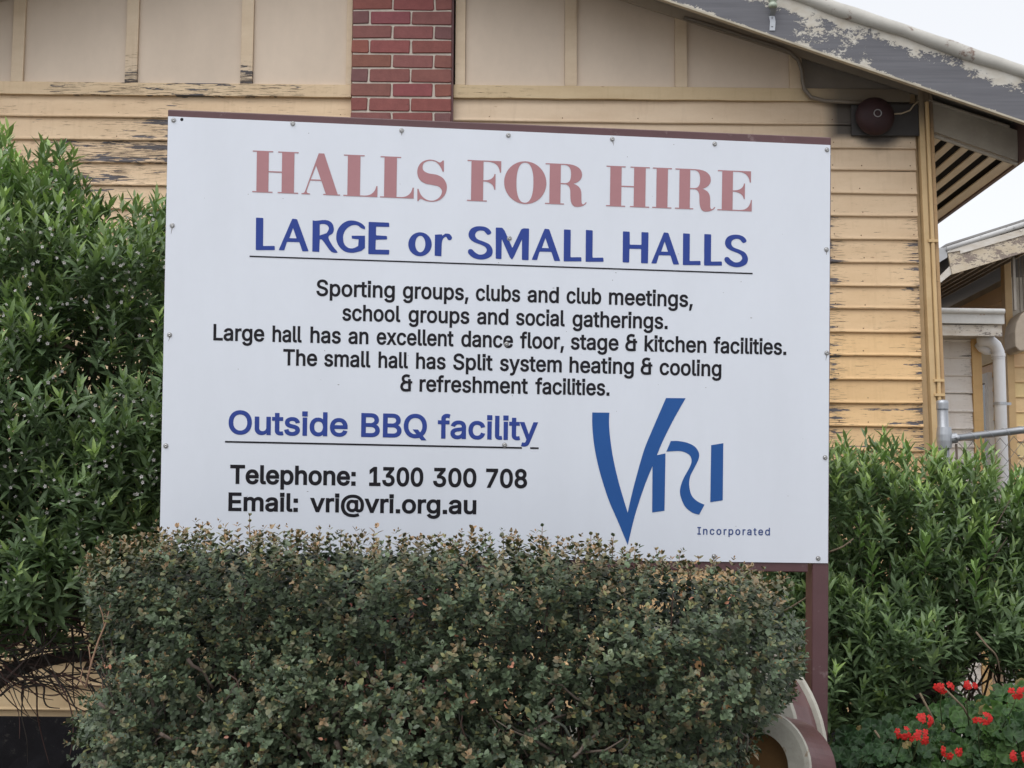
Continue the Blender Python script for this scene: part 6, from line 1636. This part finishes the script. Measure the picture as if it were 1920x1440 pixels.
for i in range(len(x)):
    lay = random.choice((0, 0, .25, .6))
    Yv = YGE - th[i] * (1 - lay) - .06 * math.sin(x[i] / 37) + random.uniform(-.05, .05)
    # thinner on the left, where it is dark under the shrub
    if x[i] < 1690 and random.random() < .2: continue
    c = at(x[i], y[i] + 6, Yv)
    nv = np.array([random.gauss(0, .5), -1.0 + random.gauss(0, .4), .8 + random.gauss(0, .4)])
    g0 = random.uniform(.75, 1.3)
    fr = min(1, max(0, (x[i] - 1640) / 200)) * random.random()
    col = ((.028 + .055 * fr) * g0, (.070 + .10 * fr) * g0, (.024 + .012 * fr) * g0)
    if random.random() < .03: col = (.22, .17, .06)
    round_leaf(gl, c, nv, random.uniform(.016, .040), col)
    if random.random() < .6:
        q = c + np.array([random.uniform(-.08, .08), random.uniform(.05, .2), -random.uniform(.1, .22)])
        gs.tube([q, (q + c) / 2 + np.array([0, -.01, .02]), c], [.0022, .002, .0016], 5, (.09, .13, .05, 1))
for (a, b) in (((1640, 1370), (1680, 1450)), ((1770, 1290), (1830, 1370)), ((1725, 1300), (1760, 1400)), ((1750, 1380), (1700, 1440)), ((1850, 1420), (1870, 1480))):
    gs.tube([at(*a, 5.3), at((a[0] + b[0]) / 2 + 6, (a[1] + b[1]) / 2 - 4, 5.32), at(*b, 5.4)], .0042, 6, (.22, .17, .11, 1))
gl.build('foliage', M['geran'], ger, smooth=True)
heads = [(1770, 1287, 1.0), (1820, 1285, .6), (1908, 1297, 1.0), (1731, 1351, 1.0), (1694, 1374, .8), (1724, 1380, 1.25), (1842, 1347, 1.0), (1784, 1408, 1.1), (1908, 1418, .9)]
for (px, py, s) in heads:
    c = at(px, py, 5.12)
    mb = MB()
    nf = int(4 + 4 * s)
    for k in range(nf):
        d = np.array([random.gauss(0, 1), -abs(random.gauss(0, .7)) - .2, random.gauss(0, .7)]); d /= np.linalg.norm(d)
        fc = c + d * np.array([.030, .02, .022]) * s
        nn = d + np.array([0, -.8, .2]); nn /= np.linalg.norm(nn)
        a = np.cross(nn, [0.1, .2, 1.0]); a /= np.linalg.norm(a); b = np.cross(nn, a)
        ph = random.uniform(0, 6)
        for q in range(5):
            an = ph + q * 1.2566
            u = math.cos(an) * a + math.sin(an) * b; v = -math.sin(an) * a + math.cos(an) * b
            r = .0115 * random.uniform(.8, 1.2)
            vs = [fc, fc + u * r * .5 - v * r * .35 + nn * .002, fc + u * r * .95 - v * r * .38, fc + u * r * 1.1 + nn * .001, fc + u * r * .95 + v * r * .38, fc + u * r * .5 + v * r * .35 + nn * .002]
            t = random.uniform(.8, 1.15)
            mb.add(vs, [(0, 1, 2, 3, 4, 5)], (.60 * t, .022 * t, .018 * t, 1))
    mb.build('flower_head', M['petal'], ger)
    gs.tube([c + np.array([random.uniform(-.03, .03), .12, -.16]), c + np.array([0, .05, -.06]), c], [.0025, .002, .0018], 5, (.10, .14, .05, 1))
gs.build('stems', M['bark'], ger, smooth=True)
print('FACES', sum(len(o.data.polygons) for o in SC.objects if o.type == 'MESH'))
